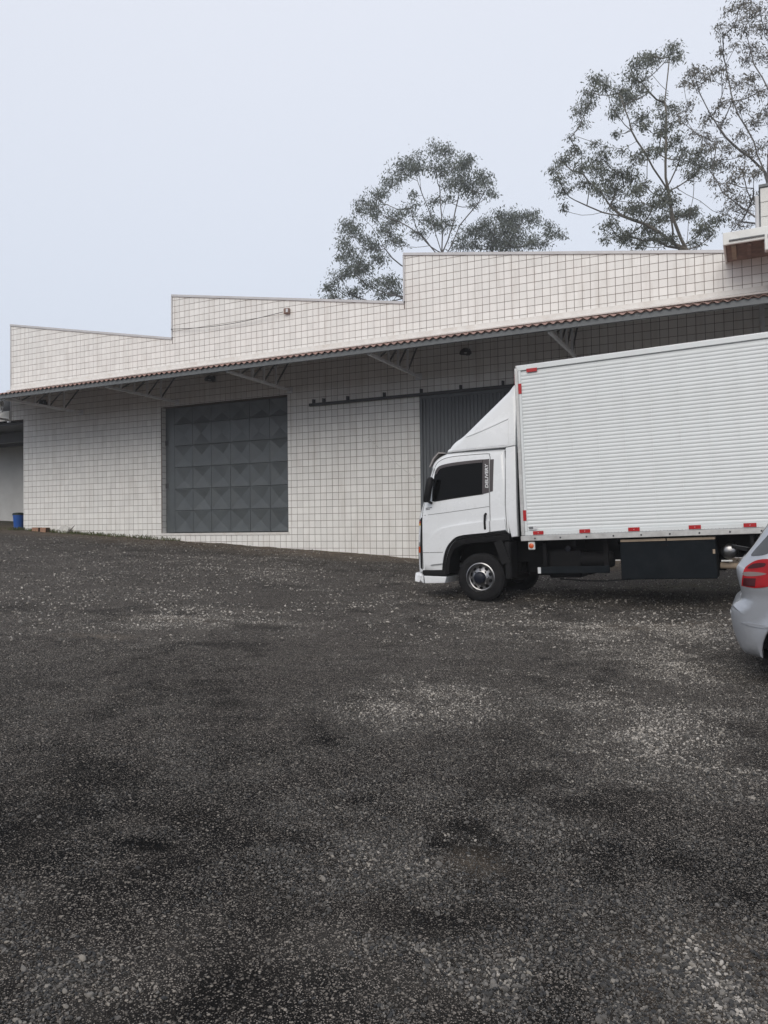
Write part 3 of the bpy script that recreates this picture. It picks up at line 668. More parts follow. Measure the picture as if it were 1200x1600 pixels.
# open bay left of the tiled corner
an = empty('open_bay', WM @ Matrix.Translation((-16.5, 0, 0)))
tag(an, 'open bay with grey plaster back wall and pale gutter left of the tiles', 'building')
X0, X1 = -6.0, 1.95
box('back_wall', M['plaster'], an, X0, X1, 4.0, 4.15, 0.4, 6.6); box('skirting', M['skirting'], an, X0, X1, 3.98, 3.998, 0.4, 2.02)
box('side_wall', M['plaster'], an, 2.05, 2.2, 0.23, 3.99, 0.4, 6.6)
box('ceiling', M['steeldark'], an, X0, 2.04, 0.25, 3.97, 5.60, 5.70); box('ceiling_beam', M['steeldark'], an, X0, 2.04, 1.6, 1.8, 5.2, 5.59); box('ceiling_beam', M['steeldark'], an, X0, 2.04, 3.2, 3.4, 5.3, 5.59)
box('fascia', M['whitemetal'], an, X0, 1.32, -0.06, 0.0, 5.72, 6.08, b=0.01); box('bay_roof', M['steeldark'], an, X0, 1.33, 0.01, 4.0, 6.0, 6.72)
m_ = MB().tube([(X0, -0.55, 6.02), (1.25, -0.32, 6.32)], 0.10, 12); m_.build('gutter_pipe', M['whitemetal'], an, smooth=40)
for x in (1.0, 1.12, 1.22): MB().bar((x, -0.3, 6.04), (x+0.07, -0.3, 6.20), 0.02, 0.02).build('gutter_clip', M['whitemetal'], an)
MB().bar((X0, -0.3, 5.75), (1.27, -0.3, 6.03), 0.05, 0.06).build('gutter_rail', M['whitemetal'], an)

# neighbouring building whose eave overlaps the right end
nb = empty('neighbour_building', WM @ Matrix.Translation((10.6, 0, 6.9)))
tag(nb, 'neighbouring building with white fascia, brown soffit and cream siding at upper right', 'building')
x0, x1 = -1.78, 3.0; zf = 7.63-6.9
box('eave_slab', M['soffit'], nb, x0+0.05, x1, -1.24, -0.012, zf, zf+0.05)
for i_ in range(10):
    xx = x0+0.16+i_*0.3; box('rafter', M['tan' if i_ % 3 == 0 else 'soffit'], nb, xx, xx+0.09, -1.2, -0.35 , zf-0.07, zf-0.002)
box('fascia_board', M['whitemetal'], nb, x0, x1, -1.30, -1.245, zf-0.03, zf+0.24, b=0.012)
box('fascia_board', M['whitemetal'], nb, x0, x0+0.045, -1.243, 0.3, zf-0.03, zf+0.24, b=0.01)
box('drip_edge', M['steelgrey'], nb, x0+0.12, x1, -1.335, -1.302, zf+0.035, zf+0.06)
box('roof_deck', M['whitemetal'], nb, x0+0.05, x1, -1.24, 2.0, zf+0.12, zf+0.235)
hop = box('rain_hopper', M['whitemetal'], nb, -0.98, -0.74, -1.52, -1.34, zf-0.34, zf+0.02, b=0.015); box('outlet', M['steeldark'], hop, -0.92, -0.82, -1.53, -1.521, zf-0.10, zf-0.02)
MB().tube([(-0.86, -1.43, zf-0.34), (-0.86, -1.40, zf-0.45), (-0.86, -0.15, zf-0.62), (-0.86, -0.10, zf-0.78)], 0.05, 10).build('downpipe', M['soffit'], nb, smooth=40)
uw = box('upper_wall', M['siding'], nb, -1.02, 3.0, -0.02, 3.0, zf+0.24, 2.30)
for i_ in range(4):
    box('siding_board', M['siding'], uw, -1.03, 3.0, -0.038, -0.022, zf+0.245+i_*0.33, zf+0.245+i_*0.33+0.315, b=0.006)
MB().tube([(-1.10, -0.02, zf+0.24), (-1.10, -0.02, 2.12)], 0.045, 10).build('vent_pipe', M['coping'], nb, smooth=40)
box('roof_trim', M['steelgrey'], nb, -1.06, 3.0, -0.07, 3.0, 2.302, 2.36)

# small things at the foot of the wall
def at_wall(name, s, y, dz=0.0, rz=0.0): 
    p = wp(s, y, 0); return empty(name, Matrix.Translation((p.x, p.y, float(gz(p.x, p.y))+dz)) @ Matrix.Rotation(-YAW+rz, 4, 'Z'))
bn = at_wall('waste_bin', -15.33, 0.45)
tag(bn, 'blue plastic waste bin with dark green lid beside the tiled corner', 'bin')
MB().lathe([(0.0, 0.0), (0.16, 0.0), (0.165, 0.02), (0.20, 0.46), (0.21, 0.47), (0.21, 0.50), (0.19, 0.50), (0.15, 0.03), (0, 0.03)], 24, 'z').build('body', M['bluebin'], bn, smooth=40)
MB().lathe([(0.215, 0.495), (0.222, 0.50), (0.222, 0.545), (0.20, 0.57), (0.10, 0.59), (0.0, 0.595)], 24, 'z').build('lid', M['darkgreen'], bn, smooth=40)
def block(s, y, rz, dz, label):
    r_ = at_wall('clay_block', s, y, dz, rz); tag(r_, label, 'brick', 'hollow clay blocks at the wall foot')
    m_ = MB(); Lb, Wb, Hb = 0.29, 0.19, 0.17
    m_.bbox(-Lb/2, Lb/2, -Wb/2, Wb/2, 0, Hb, b=0.006); m_.build('body', M['clay'], r_)
    for sgn in (-1, 1):
        for i_ in range(3):
            for j_ in range(2):
                m_ = MB(); a = -Wb/2+0.018+i_*0.055; c = 0.02+j_*0.072; x = sgn*(Lb/2+0.0015)
                m_.add([(x, a, c), (x, a+0.045, c), (x, a+0.045, c+0.058), (x, a, c+0.058)], [(0, 1, 2, 3)]); m_.build('cell_hole', M['chassis'], r_, fix=False)
    for i_ in range(4): box('groove', M['clay'], r_, -Lb/2+0.01, Lb/2-0.01, -Wb/2-0.004, -Wb/2-0.0005, 0.022+i_*0.038, 0.038+i_*0.038)
block(-13.42, -0.33, 0.08, -0.01, 'left of two hollow clay blocks at the foot of the tiles'); block(-12.98, -0.36, -0.06, -0.01, 'right of two hollow clay blocks at the foot of the tiles')
bd = at_wall('broken_board', -12.25, -0.28, -0.03)
tag(bd, 'broken dirty white board leaning at the wall beside the clay blocks', 'board')
m_ = MB(); pl = [(-0.22, 0), (0.20, -0.02), (0.24, 0.2), (0.05, 0.27), (-0.12, 0.31), (-0.26, 0.14)]
m_.v = [(x, 0.02+0.35*z, z+0.02) for x, z in pl] + [(x, 0.045+0.35*z, z+0.02) for x, z in pl]
m_.f = [tuple(range(6))[::-1], tuple(range(6, 12))] + [(i_, (i_+1) % 6, 6+(i_+1) % 6, 6+i_) for i_ in range(6)]; m_.build('slab', M['board'], bd)
st = at_wall('stick', -11.85, -0.3, 0.0); tag(st, 'dark broken stick leaning at the wall right of the white board', 'stick')
MB().tube([(-0.10, -0.05, -0.02), (-0.02, 0.05, 0.12), (0.05, 0.16, 0.27)], [0.022, 0.018, 0.009], 6).build('stem', M['wood'], st)
gv = MB(); 
for q in range(1500):
    s = -14.6 + 7.5*rng.random()**1.6; y = -0.05-abs(rng.normal(0, 0.30)); p = wp(s, y, 0); 
    if fbm(np.array([p.x]), np.array([p.y]), 1.8, 52)[0] < 0.42: continue
    z = float(gz(p.x, p.y)); h = rng.uniform(0.03, 0.13); a = rng.uniform(0, 6.28); w = rng.uniform(0.006, 0.014); dx, dy = math.cos(a), math.sin(a); le = rng.uniform(0.2, 0.9)*h
    gv.add([(p.x-dy*w, p.y+dx*w, z-0.01), (p.x+dy*w, p.y-dx*w, z-0.01), (p.x+dx*le*.5+dy*w*.6, p.y+dy*le*.5-dx*w*.6, z+h*.7), (p.x+dx*le, p.y+dy*le, z+h)], [(0, 1, 2), (0, 2, 3)])
o = gv.build('weeds', M['grass'], None, fix=False); tag(o, 'sparse low weeds growing along the left foot of the tiled wall', 'weeds', kind='stuff')

# ---------------------------------------------------------------- shaping helpers for vehicle bodies
def smooth_line(pts, n=4, closed=False):                       # Catmull-Rom through the points
    P_ = [Vector((p[0], p[1])) for p in pts]; out_ = []; m = len(P_)
    for i in range(m if closed else m-1):
        a, b, c, d = (P_[(i-1) % m], P_[i], P_[(i+1) % m], P_[(i+2) % m]) if closed else (P_[max(i-1, 0)], P_[i], P_[i+1], P_[min(i+2, m-1)])
        for k in range(n):
            t = k/n; out_.append(0.5*((2*b)+(c-a)*t+(2*a-5*b+4*c-d)*t*t+(3*b-a-3*c+d)*t**3))
    if not closed: out_.append(P_[-1])
    return [(p.x, p.y) for p in out_]
def arc(cx, cz, r, a0, a1, n=12): return [(cx+r*math.cos(R(a0+(a1-a0)*k/n)), cz+r*math.sin(R(a0+(a1-a0)*k/n))) for k in range(n+1)]
def inset(poly, rads):
    n = len(poly); A = sum(poly[i][0]*poly[(i+1) % n][1]-poly[(i+1) % n][0]*poly[i][1] for i in range(n)); sg = 1 if A > 0 else -1; out_ = []
    for i in range(n):
        p0, p1, p2 = Vector(poly[i-1]), Vector(poly[i]), Vector(poly[(i+1) % n])
        e1 = (p1-p0).normalized(); e2 = (p2-p1).normalized(); n1 = Vector((-e1.y, e1.x))*sg; n2 = Vector((-e2.y, e2.x))*sg
        k = n1+n2; k = k/max(0.6, 1+n1.dot(n2)); q = p1+k*rads[i]; out_.append((q.x, q.y))
    return out_
def fill2d(bm, loops, f):
    es = []
    for lp in loops:
        vs_ = [bm.verts.new(f(*p)) for p in lp]
        es += [bm.edges.new((vs_[i], vs_[(i+1) % len(vs_)])) for i in range(len(vs_))]
    bmesh.ops.triangle_fill(bm, use_beauty=True, use_dissolve=False, edges=es)
def bisect(bm, axis_, vals):
    for v in vals:
        co = [0, 0, 0]; co[axis_] = v; no = [0, 0, 0]; no[axis_] = 1
        bmesh.ops.bisect_plane(bm, geom=bm.verts[:]+bm.edges[:]+bm.faces[:], plane_co=co, plane_no=no, dist=1e-5)
def pillow(outline, y0, y1, rad, deform=None, steps=5, zcuts=(), xcuts=()):
    """rounded extrusion of a side outline between y0 and y1; rad(x, z) is the edge radius; deform(x, z, u) shifts y inward"""
    bm = bmesh.new(); rs = [rad(*p) for p in outline]; rings = []
    for k in range(steps+1):
        a = k/steps*math.pi/2; lp = inset(outline, [r*(1-math.sin(a)) for r in rs])
        rings.append([(p[0], y0+r*(1-math.cos(a)), p[1]) for p, r in zip(lp, rs)])
    far = [[(p[0], y1-(p[1]-y0), p[2]) for p in r] for r in rings][::-1]
    allr = rings+far; n = len(outline); bv = [[bm.verts.new(p) for p in r] for r in allr]
    for i in range(len(bv)-1):
        for j in range(n): bm.faces.new((bv[i][j], bv[i][(j+1) % n], bv[i+1][(j+1) % n], bv[i+1][j]))
    for r in (0, -1):
        es = [e for e in (bm.edges.get((bv[r][j], bv[r][(j+1) % n])) for j in range(n)) if e]
        bmesh.ops.triangle_fill(bm, use_beauty=True, edges=es)
    bisect(bm, 2, zcuts); bisect(bm, 0, xcuts)
    if deform:
        mid_ = (y0+y1)/2; hw = (y1-y0)/2
        for v in bm.verts:
            k = (v.co.y-mid_)/hw; v.co.y -= deform(v.co.x, v.co.z)*k
    bmesh.ops.recalc_face_normals(bm, faces=bm.faces)
    me = bpy.data.meshes.new('body'); bm.to_mesh(me); tree = BVHTree.FromBMesh(bm); bm.free(); return me, tree
def patch(name, loops, tree, mat, parent, off=0.004, thick=0.02, step=0.05, axis_='y', back=False, bev=0.0):
    """a panel cut to a 2D outline and laid on the body surface"""
    bm = bmesh.new(); loops = loops if isinstance(loops[0][0], (tuple, list)) else [loops]
    mk = (lambda a, b: (a, 0, b)) if axis_ == 'y' else (lambda a, b: (0, a, b)); ax0 = 0 if axis_ == 'y' else 1
    fill2d(bm, loops, mk); xs = [p[0] for l_ in loops for p in l_]; zs = [p[1] for l_ in loops for p in l_]
    bisect(bm, ax0, np.arange(min(xs)+step*.5, max(xs), step)); bisect(bm, 2, np.arange(min(zs)+step*.5, max(zs), step))
    d = Vector((0, 1, 0)) if axis_ == 'y' else Vector((1, 0, 0)); sgn = 1
    if back: d = -d; sgn = -1
    last = None; ci = 1 if axis_ == 'y' else 0
    miss = []
    for v in bm.verts:
        h = tree.ray_cast(v.co - d*6, d)
        if h[0] is None: miss.append(v); continue
        v.co[ci] = h[0][ci]-sgn*off; last = v.co[ci]
    good = [v for v in bm.verts if v not in miss]
    for v in miss:
        g = min(good, key=lambda q: (q.co-v.co).length if q not in miss else 9) if good else None
        if g: v.co[ci] = g.co[ci]
    bd = [e for e in bm.edges if len(e.link_faces) == 1]
    r_ = bmesh.ops.extrude_edge_only(bm, edges=bd)
    for e in r_['geom']:
        if isinstance(e, bmesh.types.BMVert): e.co[ci] += sgn*thick
    bmesh.ops.recalc_face_normals(bm, faces=bm.faces)
    me = bpy.data.meshes.new(name); bm.to_mesh(me); bm.free()
    return finish(name, me, mat, parent, 35, fix=False)
def ribbon(pts, w):                                            # polyline -> thin closed outline
    P_ = [Vector(p) for p in pts]; a = []; b = []
    for i, p in enumerate(P_):
        d = (P_[min(i+1, len(P_)-1)]-P_[max(i-1, 0)]).normalized(); n_ = Vector((-d.y, d.x))*w/2; a.append(tuple(p+n_)); b.append(tuple(p-n_))
    return a+b[::-1]
def rrect(x0, x1, z0, z1, r=0.01, n=3):
    return arc(x1-r, z1-r, r, 0, 90, n)+arc(x0+r, z1-r, r, 90, 180, n)+arc(x0+r, z0+r, r, 180, 270, n)+arc(x1-r, z0+r, r, 270, 360, n)
def text_mesh(body, size):
    cu = bpy.data.curves.new('lettering', 'FONT'); cu.body = body; cu.size = size; cu.extrude = 0.0008; cu.offset = size*0.03; cu.shear = 0.12; cu.resolution_u = 3
    o = bpy.data.objects.new('lettering', cu); C.objects.link(o); bpy.context.view_layer.update()
    me = bpy.data.meshes.new_from_object(o.evaluated_get(bpy.context.evaluated_depsgraph_get())); bpy.data.objects.remove(o); bpy.data.curves.remove(cu); return me

def wheel(name, parent, x, y, z, r, w, rim, kind):
    """wheel whose outer face looks towards -y"""
    prof = [(rim, 0.03), (rim+0.012, 0.004), (rim+0.05, -0.004), (r-0.05, -0.002), (r-0.02, 0.012), (r-0.004, 0.035)]
    for k in range(4):
        a = 0.035+(w-0.07)*k/4; b = 0.035+(w-0.07)*(k+1)/4
        prof += [(r, a+0.004), (r, b-0.008), (r-0.010, b-0.006), (r-0.010, b-0.001)]
    prof += [(r-0.004, w-0.035), (r-0.02, w-0.012), (r-0.05, w), (rim, w-0.03)]
    t_ = MB().lathe(prof, 56, 'y', closed=True).build('tyre', M['rubber'], None, smooth=35); t_.name = name; t_.parent = parent; t_.location = (x, y, z)
    m_ = MB()
    for k in range(56):
        a = 2*math.pi*k/56
        for (ya, yb) in ((0.03, 0.06), (w-0.06, w-0.03)):
            c_, s_ = math.cos(a), math.sin(a); m_.bar((c_*(r-0.004), ya, s_*(r-0.004)), (c_*(r-0.004), yb, s_*(r-0.004)), 0.02, 0.014)
    m_.build('tread_lugs', M['rubber'], t_)['kind'] = 'stuff'
    if kind == 'truck':
        rm = MB().lathe([(rim+0.012, 0.03), (rim+0.014, 0.0), (rim, -0.006), (rim-0.012, 0.012), (rim-0.02, 0.05), (rim-0.035, 0.055), (rim-0.085, 0.015), (rim-0.115, 0.0), (0.10, -0.004), (0.0, -0.004)], 48, 'y').build('rim', M['chrome'], t_, smooth=30)
        for k in range(10):
            a = 2*math.pi*(k+.5)/10; c_, s_ = math.cos(a), math.sin(a); rc = rim-0.058; m_ = MB(); V = [(rc*c_, 0.029, rc*s_)]; 
            for q in range(14):
                b = 2*math.pi*q/14; dr, dt = 0.021*math.cos(b), 0.031*math.sin(b); V.append(((rc+dr)*c_-dt*s_, 0.029+0.78*dr, (rc+dr)*s_+dt*c_))
            m_.add(V, [(0, 1+q, 1+(q+1) % 14) for q in range(14)]); m_.build('vent_hole', M['chassis'], t_, fix=False)
        for k in range(8):
            a = 2*math.pi*k/8; m_ = MB().lathe([(0.013, 0.0), (0.013, -0.022), (0.008, -0.032), (0, -0.034)], 6, 'y', (0.128*math.cos(a), -0.001, 0.128*math.sin(a))); m_.build('wheel_nut', M['chrome'], t_)
        MB().lathe([(0.093, 0.0), (0.093, -0.045), (0.08, -0.065), (0.05, -0.075), (0, -0.077)], 32, 'y').build('hub_cap', M['hub'], t_, smooth=40)
    else:
        MB().lathe([(rim+0.008, 0.03), (rim+0.01, 0.004), (rim-0.01, 0.004), (rim-0.025, 0.04), (0.05, 0.015), (0, 0.01)], 40, 'y').build('rim', M['coping'], t_, smooth=30)
        for k in range(5):
            a = 2*math.pi*k/5; MB().bar((0.04*math.cos(a), 0.012, 0.04*math.sin(a)), ((rim-0.015)*math.cos(a), 0.018, (rim-0.015)*math.sin(a)), 0.03, 0.045).build('spoke', M['coping'], t_)
    return t_

# ---------------------------------------------------------------- delivery truck (x towards its tail, y away from us, z up)
PHI, TAU = R(26.3), R(1.6)
et = Vector((math.cos(PHI)*math.cos(TAU), -math.sin(PHI)*math.cos(TAU), math.sin(TAU))); ey = Vector((math.sin(PHI), math.cos(PHI), 0)); eh = et.cross(ey)
TP = Vector((1.486, 12.028, float(gz(1.486, 12.1))-0.004))
TM = Matrix(((et.x, ey.x, eh.x, TP.x), (et.y, ey.y, eh.y, TP.y), (et.z, ey.z, eh.z, TP.z), (0, 0, 0, 1)))
tr = empty('delivery_truck', TM); tag(tr, 'white delivery truck with wind deflector and ribbed white cargo box', 'truck')
YB = 2.30                                                        # far side of the cargo box
CY0, CY1 = 0.06, 2.24
# cab shell
arch = smooth_line([(-0.60, 0.44), (-0.575, 0.62), (-0.53, 0.79), (-0.45, 0.93), (-0.32, 1.005), (-0.08, 1.03), (0.25, 1.045), (0.50, 1.06)], 3)
front = smooth_line([(0.50, 2.40), (0.0, 2.415), (-0.42, 2.405), (-0.60, 2.375), (-0.73, 2.30), (-0.80, 2.20), (-0.865, 2.02), (-0.93, 1.78), (-1.02, 1.54), (-1.08, 1.36), (-1.115, 1.0), (-1.125, 0.62), (-1.12, 0.46)], 4)
cab_out = [(p[0], p[1]) for p in front] + arch
def cab_rad(x, z):
    if x < -0.74 and z < 2.2: return 0.17
    if z > 2.15: return 0.11
    if x > 0.48: return 0.02
    return 0.012
def tumble(x, z): return 0.075*max(0, (z-1.45)/0.95)**1.5 + 0.05*max(0, (-0.45-x)/0.6)**2 + 0.02*max(0, (0.9-z)/0.5)**2
me, cabt = pillow(cab_out, CY0, CY1, cab_rad, tumble, zcuts=np.arange(0.5, 2.4, 0.12), xcuts=np.arange(-1.05, 0.5, 0.12))
cab = finish('cab', me, M['truckwhite'], tr, 32, fix=False)
box('cab_back_wall', M['chassis'], cab, 0.46, 0.52, CY0+0.08, CY1-0.08, 0.95, 2.36)
# flared panel above the wheel
flare = smooth_line([(-0.845, 0.60), (-0.845, 0.87), (-0.80, 1.04), (-0.70, 1.135), (-0.55, 1.19), (-0.2, 1.235), (0.19, 1.27)], 4)
patch('wheel_arch_panel', flare + [(0.19, 1.10)] + [(x, z+0.045) for x, z in arch[::-1] if -0.44 < x < 0.17] + [(x-0.045, z) for x, z in arch[::-1] if x <= -0.44 and z > 0.60], cabt, M['truckwhite'], cab, off=0.034, thick=0.05)
patch('wheel_arch_panel', [(0.21, 1.272), (0.44, 1.285), (0.455, 1.12), (0.21, 1.10)], cabt, M['truckwhite'], cab, off=0.032, thick=0.05)
# door shut lines, seams
dl = smooth_line([(0.20, 1.09), (0.205, 1.5), (0.215, 2.0), (0.225, 2.27)], 3) + smooth_line([(0.215, 2.305), (0.18, 2.33), (-0.2, 2.335), (-0.47, 2.325), (-0.63, 2.28), (-0.71, 2.20), (-0.80, 2.0), (-0.87, 1.8), (-0.93, 1.62), (-0.97, 1.42), (-0.985, 1.0), (-0.99, 0.54)], 4)
door = patch('door_seam', ribbon(dl, 0.011), cabt, M['line'], cab, off=0.003, thick=0.01, step=0.12)
patch('seam', ribbon([(-0.965, 1.405), (-0.5, 1.435), (0.195, 1.495)], 0.008), cabt, M['line'], cab, off=0.002, thick=0.008, step=0.1)
patch('seam', ribbon([(-0.985, 0.80), (-0.85, 0.80)], 0.009), cabt, M['line'], cab, off=0.003, thick=0.02, step=0.1)
patch('seam', ribbon([(-0.843, 0.80), (-0.60, 0.80)], 0.009), cabt, M['line'], cab, off=0.0365, thick=0.004, step=0.1)
patch('seam', ribbon([(0.47, 1.08), (0.455, 1.5), (0.475, 2.38)], 0.012), cabt, M['line'], cab, off=0.002, thick=0.008, step=0.1)
# side window with its seal, rear black decal and lettering
win = smooth_line([(-0.775, 1.63), (-0.765, 1.86), (-0.73, 2.05), (-0.68, 2.155), (-0.60, 2.205), (-0.40, 2.23), (-0.1, 2.243), (0.12, 2.245)], 4) + [(0.105, 1.69)] + smooth_line([(0.0, 1.683), (-0.4, 1.650), (-0.72, 1.618)], 2)
patch('window_seal', win, cabt, M['black'], cab, off=0.004, thick=0.02)
patch('side_window', inset(win, [0.018]*len(win)), cabt, M['glass'], cab, off=0.0055, thick=0.006)
patch('rain_guard', ribbon(smooth_line([(-0.70, 2.07), (-0.66, 2.14), (-0.59, 2.18), (-0.40, 2.205), (-0.1, 2.218), (0.10, 2.22)], 3), 0.05), cabt, M['decal'], cab, off=0.02, thick=0.008)
dec = patch('decal', [(0.085, 1.693), (0.098, 2.243), (0.209, 2.245), (0.200, 1.713)], cabt, M['decal'], cab, off=0.005, thick=0.01)
patch('decal', [(0.212, 1.72), (0.222, 2.235), (0.285, 2.235), (0.262, 1.73)], cabt, M['decal'], cab, off=0.004, thick=0.01)
tm = text_mesh('DELIVERY', 0.072); co = np.empty(len(tm.vertices)*3, np.float32); tm.vertices.foreach_get('co', co); co = co.reshape(-1, 3)
wtx = co[:, 0].max()
for v in tm.vertices:
    a, b, c_ = v.co; hz = 1.785 + a*(0.39/wtx); tx = 0.188 - b*0.95
    hh = cabt.ray_cast(Vector((tx, -5, hz)), Vector((0, 1, 0))); v.co = (tx, hh[0].y-0.0068-c_, hz)
finish('lettering', tm, M['white'], cab, None, fix=False)
for z_, L_ in ((1.515, 0.12), (1.492, 0.08)): patch('model_badge', [(-0.90, z_), (-0.90+L_, z_+0.008), (-0.90+L_, z_+0.018), (-0.90, z_+0.010)], cabt, M['black'], cab, off=0.003, thick=0.004)
# handle, mirror, visor
hd = MB().tube([(0.135, CY0+0.005, 1.385), (0.128, CY0-0.03, 1.36), (0.122, CY0-0.038, 1.26), (0.122, CY0-0.03, 1.15), (0.135, CY0+0.005, 1.125)], [0.018, 0.02, 0.017, 0.02, 0.018], 8).build('door_handle', M['black'], cab, smooth=60)
mr_ = MB().bbox(-0.835, -0.725, -0.10, 0.0, 1.61, 2.01, b=0.03); mi = mr_.build('mirror', M['black'], cab, smooth=50)
for v in mi.data.vertices:
    v.co.x += 0.085*(v.co.z-1.8)/0.4; v.co.y += 0.0
MB().tube([(-0.80, -0.03, 1.63), (-0.79, 0.08, 1.60), (-0.74, 0.14, 1.60)], 0.022, 8).build('mirror_arm', M['black'], mi, smooth=50)
MB().tube([(-0.74, -0.03, 1.97), (-0.74, 0.13, 1.97)], 0.016, 8).build('mirror_arm', M['black'], mi, smooth=50)
vz = MB(); vp = [(-0.84, 2.20), (-0.765, 2.34), (-0.665, 2.43), (-0.55, 2.41), (-0.55, 2.395), (-0.665, 2.405), (-0.75, 2.32), (-0.82, 2.195)]
for y in (0.16, 2.14): vz.v += [(x, y, z) for x, z in vp]
vz.f += [(i, (i+1) % 8, 8+(i+1) % 8, 8+i) for i in range(8)] + [tuple(range(8)), tuple(range(8, 16))[::-1]]
vz.build('sun_visor', P('smoked_visor', (0.30, 0.28, 0.27), 0.25, var=0.1), cab, smooth=30)
# black corner strip, stripes, lamps, sill and bumper
patch('corner_strip', [(-1.005, 1.37), (-0.975, 1.375), (-0.985, 1.0), (-1.005, 0.52), (-1.05, 0.55), (-1.04, 0.9)], cabt, M['black'], cab, off=0.006, thick=0.02)
for nm, z0_, z1_, mt in (('stripe', 1.315, 1.35, 'decal'), ('stripe', 1.28, 1.313, 'redp'), ('stripe', 1.245, 1.278, 'yellow')):
    patch(nm, [(-1.078, z0_), (-1.012, z0_), (-1.012, z1_), (-1.075, z1_)], cabt, M[mt], cab, off=0.008, thick=0.012, step=0.02)
patch('turn_lamp', [(-1.085, 0.80), (-1.035, 0.80), (-1.03, 0.90), (-1.08, 0.90)], cabt, M['orange'], cab, off=0.012, thick=0.02, step=0.02)
patch('head_lamp', [(-1.085, 0.905), (-1.035, 0.905), (-1.03, 0.97), (-1.08, 0.97)], cabt, M['lens'], cab, off=0.010, thick=0.02, step=0.02)
box('step_sill', M['black'], cab, -0.99, -0.585, CY0-0.002, CY1, 0.425, 0.515, b=0.012)
bo = smooth_line([(-0.97, 0.45), (-1.13, 0.48), (-1.16, 0.44), (-1.155, 0.36), (-1.10, 0.31)], 3) + [(-0.97, 0.305)]
me, bt = pillow(bo, CY0-0.005, CY1+0.005, lambda x, z: 0.14 if x < -1.0 else 0.006); finish('bumper', me, M['truckwhite'], cab, 35, fix=False)
bo = [(-0.962, 0.425), (-0.565, 0.405), (-0.60, 0.305), (-0.945, 0.30)]
me, bt = pillow(bo, CY0-0.004, CY1, lambda x, z: 0.010); finish('step_skirt', me, M['truckwhite'], cab, 35, fix=False)
# front face
patch('windscreen', [(0.25, 1.50), (2.05, 1.50), (1.98, 2.20), (0.32, 2.20)], cabt, M['glass'], cab, off=0.004, thick=0.01, step=0.12, axis_='x')
patch('grille', [(0.45, 0.82), (1.85, 0.82), (1.95, 1.28), (0.35, 1.28)], cabt, M['black'], cab, off=0.006, thick=0.01, step=0.12, axis_='x')
for i_ in range(3): patch('grille_bar', [(0.5, 0.90+i_*.13), (1.8, 0.90+i_*.13), (1.8, 0.94+i_*.13), (0.5, 0.94+i_*.13)], cabt, M['truckwhite'], cab, off=0.014, thick=0.012, step=0.12, axis_='x')
for a, b in ((0.16, 0.42), (1.88, 2.14)): patch('head_lamp', rrect(a, b, 0.68, 0.90, 0.03), cabt, M['lens'], cab, off=0.008, thick=0.012, step=0.06, axis_='x')
# wheel arch trim
tri = [(x, z) for x, z in arch]; tro = inset(cab_out, [0.05]*len(cab_out))[len(front):]
patch('arch_trim', [(x, z+0.003) for x, z in tri[1:]] + [(x, z) for x, z in tro[1:]][::-1], cabt, M['black'], cab, off=0.010, thick=0.08)
me, _t = pillow([(x, z-0.006) for x, z in arch] + [(0.50, 0.97)] + [(x+0.02, z-0.10) for x, z in arch[::-1] if x > -0.45] + [(-0.50, 0.70), (-0.53, 0.46)], CY0+0.01, 0.55, lambda x, z: 0.004); finish('mudguard', me, M['chassis'], cab, 35, fix=False)
# rear mudguard flap
box('mud_flap', M['black'], tr, 0.40, 0.50, CY0+0.03, 0.45, 0.35, 0.95, b=0.02); MB().bar((0.31, CY0+0.02, 0.95), (0.43, CY0+0.02, 0.60), 0.03, 0.14).build('mud_flap_stay', M['black'], tr)
box('mud_flap_trim', M['rail'], tr, 0.37, 0.47, CY0+0.02, CY0+0.028, 0.655, 0.668)
# roof deflector and side fairing
dfo = smooth_line([(-0.515, 2.405), (-0.46, 2.50), (-0.36, 2.585), (-0.21, 2.675), (0.2, 3.02), (0.60, 3.37), (0.645, 3.395), (0.665, 3.37)], 4) + [(0.645, 2.42), (0.47, 2.405)]
def dtum(x, z): return 0.03 + 0.16*max(0, (z-2.42)/1.0)**1.2 + 0.05*max(0, (0.2-x)/0.7)**2
me, dft = pillow(dfo, CY0+0.02, CY1-0.02, lambda x, z: 0.09 if (z > 2.45 and x < 0.6) else 0.015, dtum, zcuts=np.arange(2.5, 3.4, 0.1), xcuts=np.arange(-0.4, 0.6, 0.15))
dfl = finish('wind_deflector', me, M['truckwhite'], tr, 30, fix=False)
cr_ = smooth_line([(-0.18, 2.625), (0.1, 2.70), (0.53, 2.85)], 4)
patch('crease', [(x, z) for x, z in cr_] + [(0.53, 2.865), (0.45, 2.85), (0.10, 2.728)], dft, M['truckwhite'], dfl, off=0.012, thick=0.014)
patch('lower_panel', [(-0.43, 2.43), (-0.25, 2.56)] + [(x, z-0.02) for x, z in cr_] + [(0.53, 2.44)], dft, M['truckwhite'], dfl, off=0.006, thick=0.012)
fo = [(0.480, 2.40), (0.460, 1.52), (0.505, 1.14), (0.535, 1.0), (0.635, 1.01), (0.632, 1.34), (0.640, 2.415)]
me, ft = pillow(fo, CY0-0.004, CY0+0.10, lambda x, z: 0.014, lambda x, z: 0.0); fai = finish('side_fairing', me, M['truckwhite'], tr, 30, fix=False)
for v in fai.data.vertices: v.co.y += 0.06*max(0, (v.co.z-1.45)/0.95)**1.5

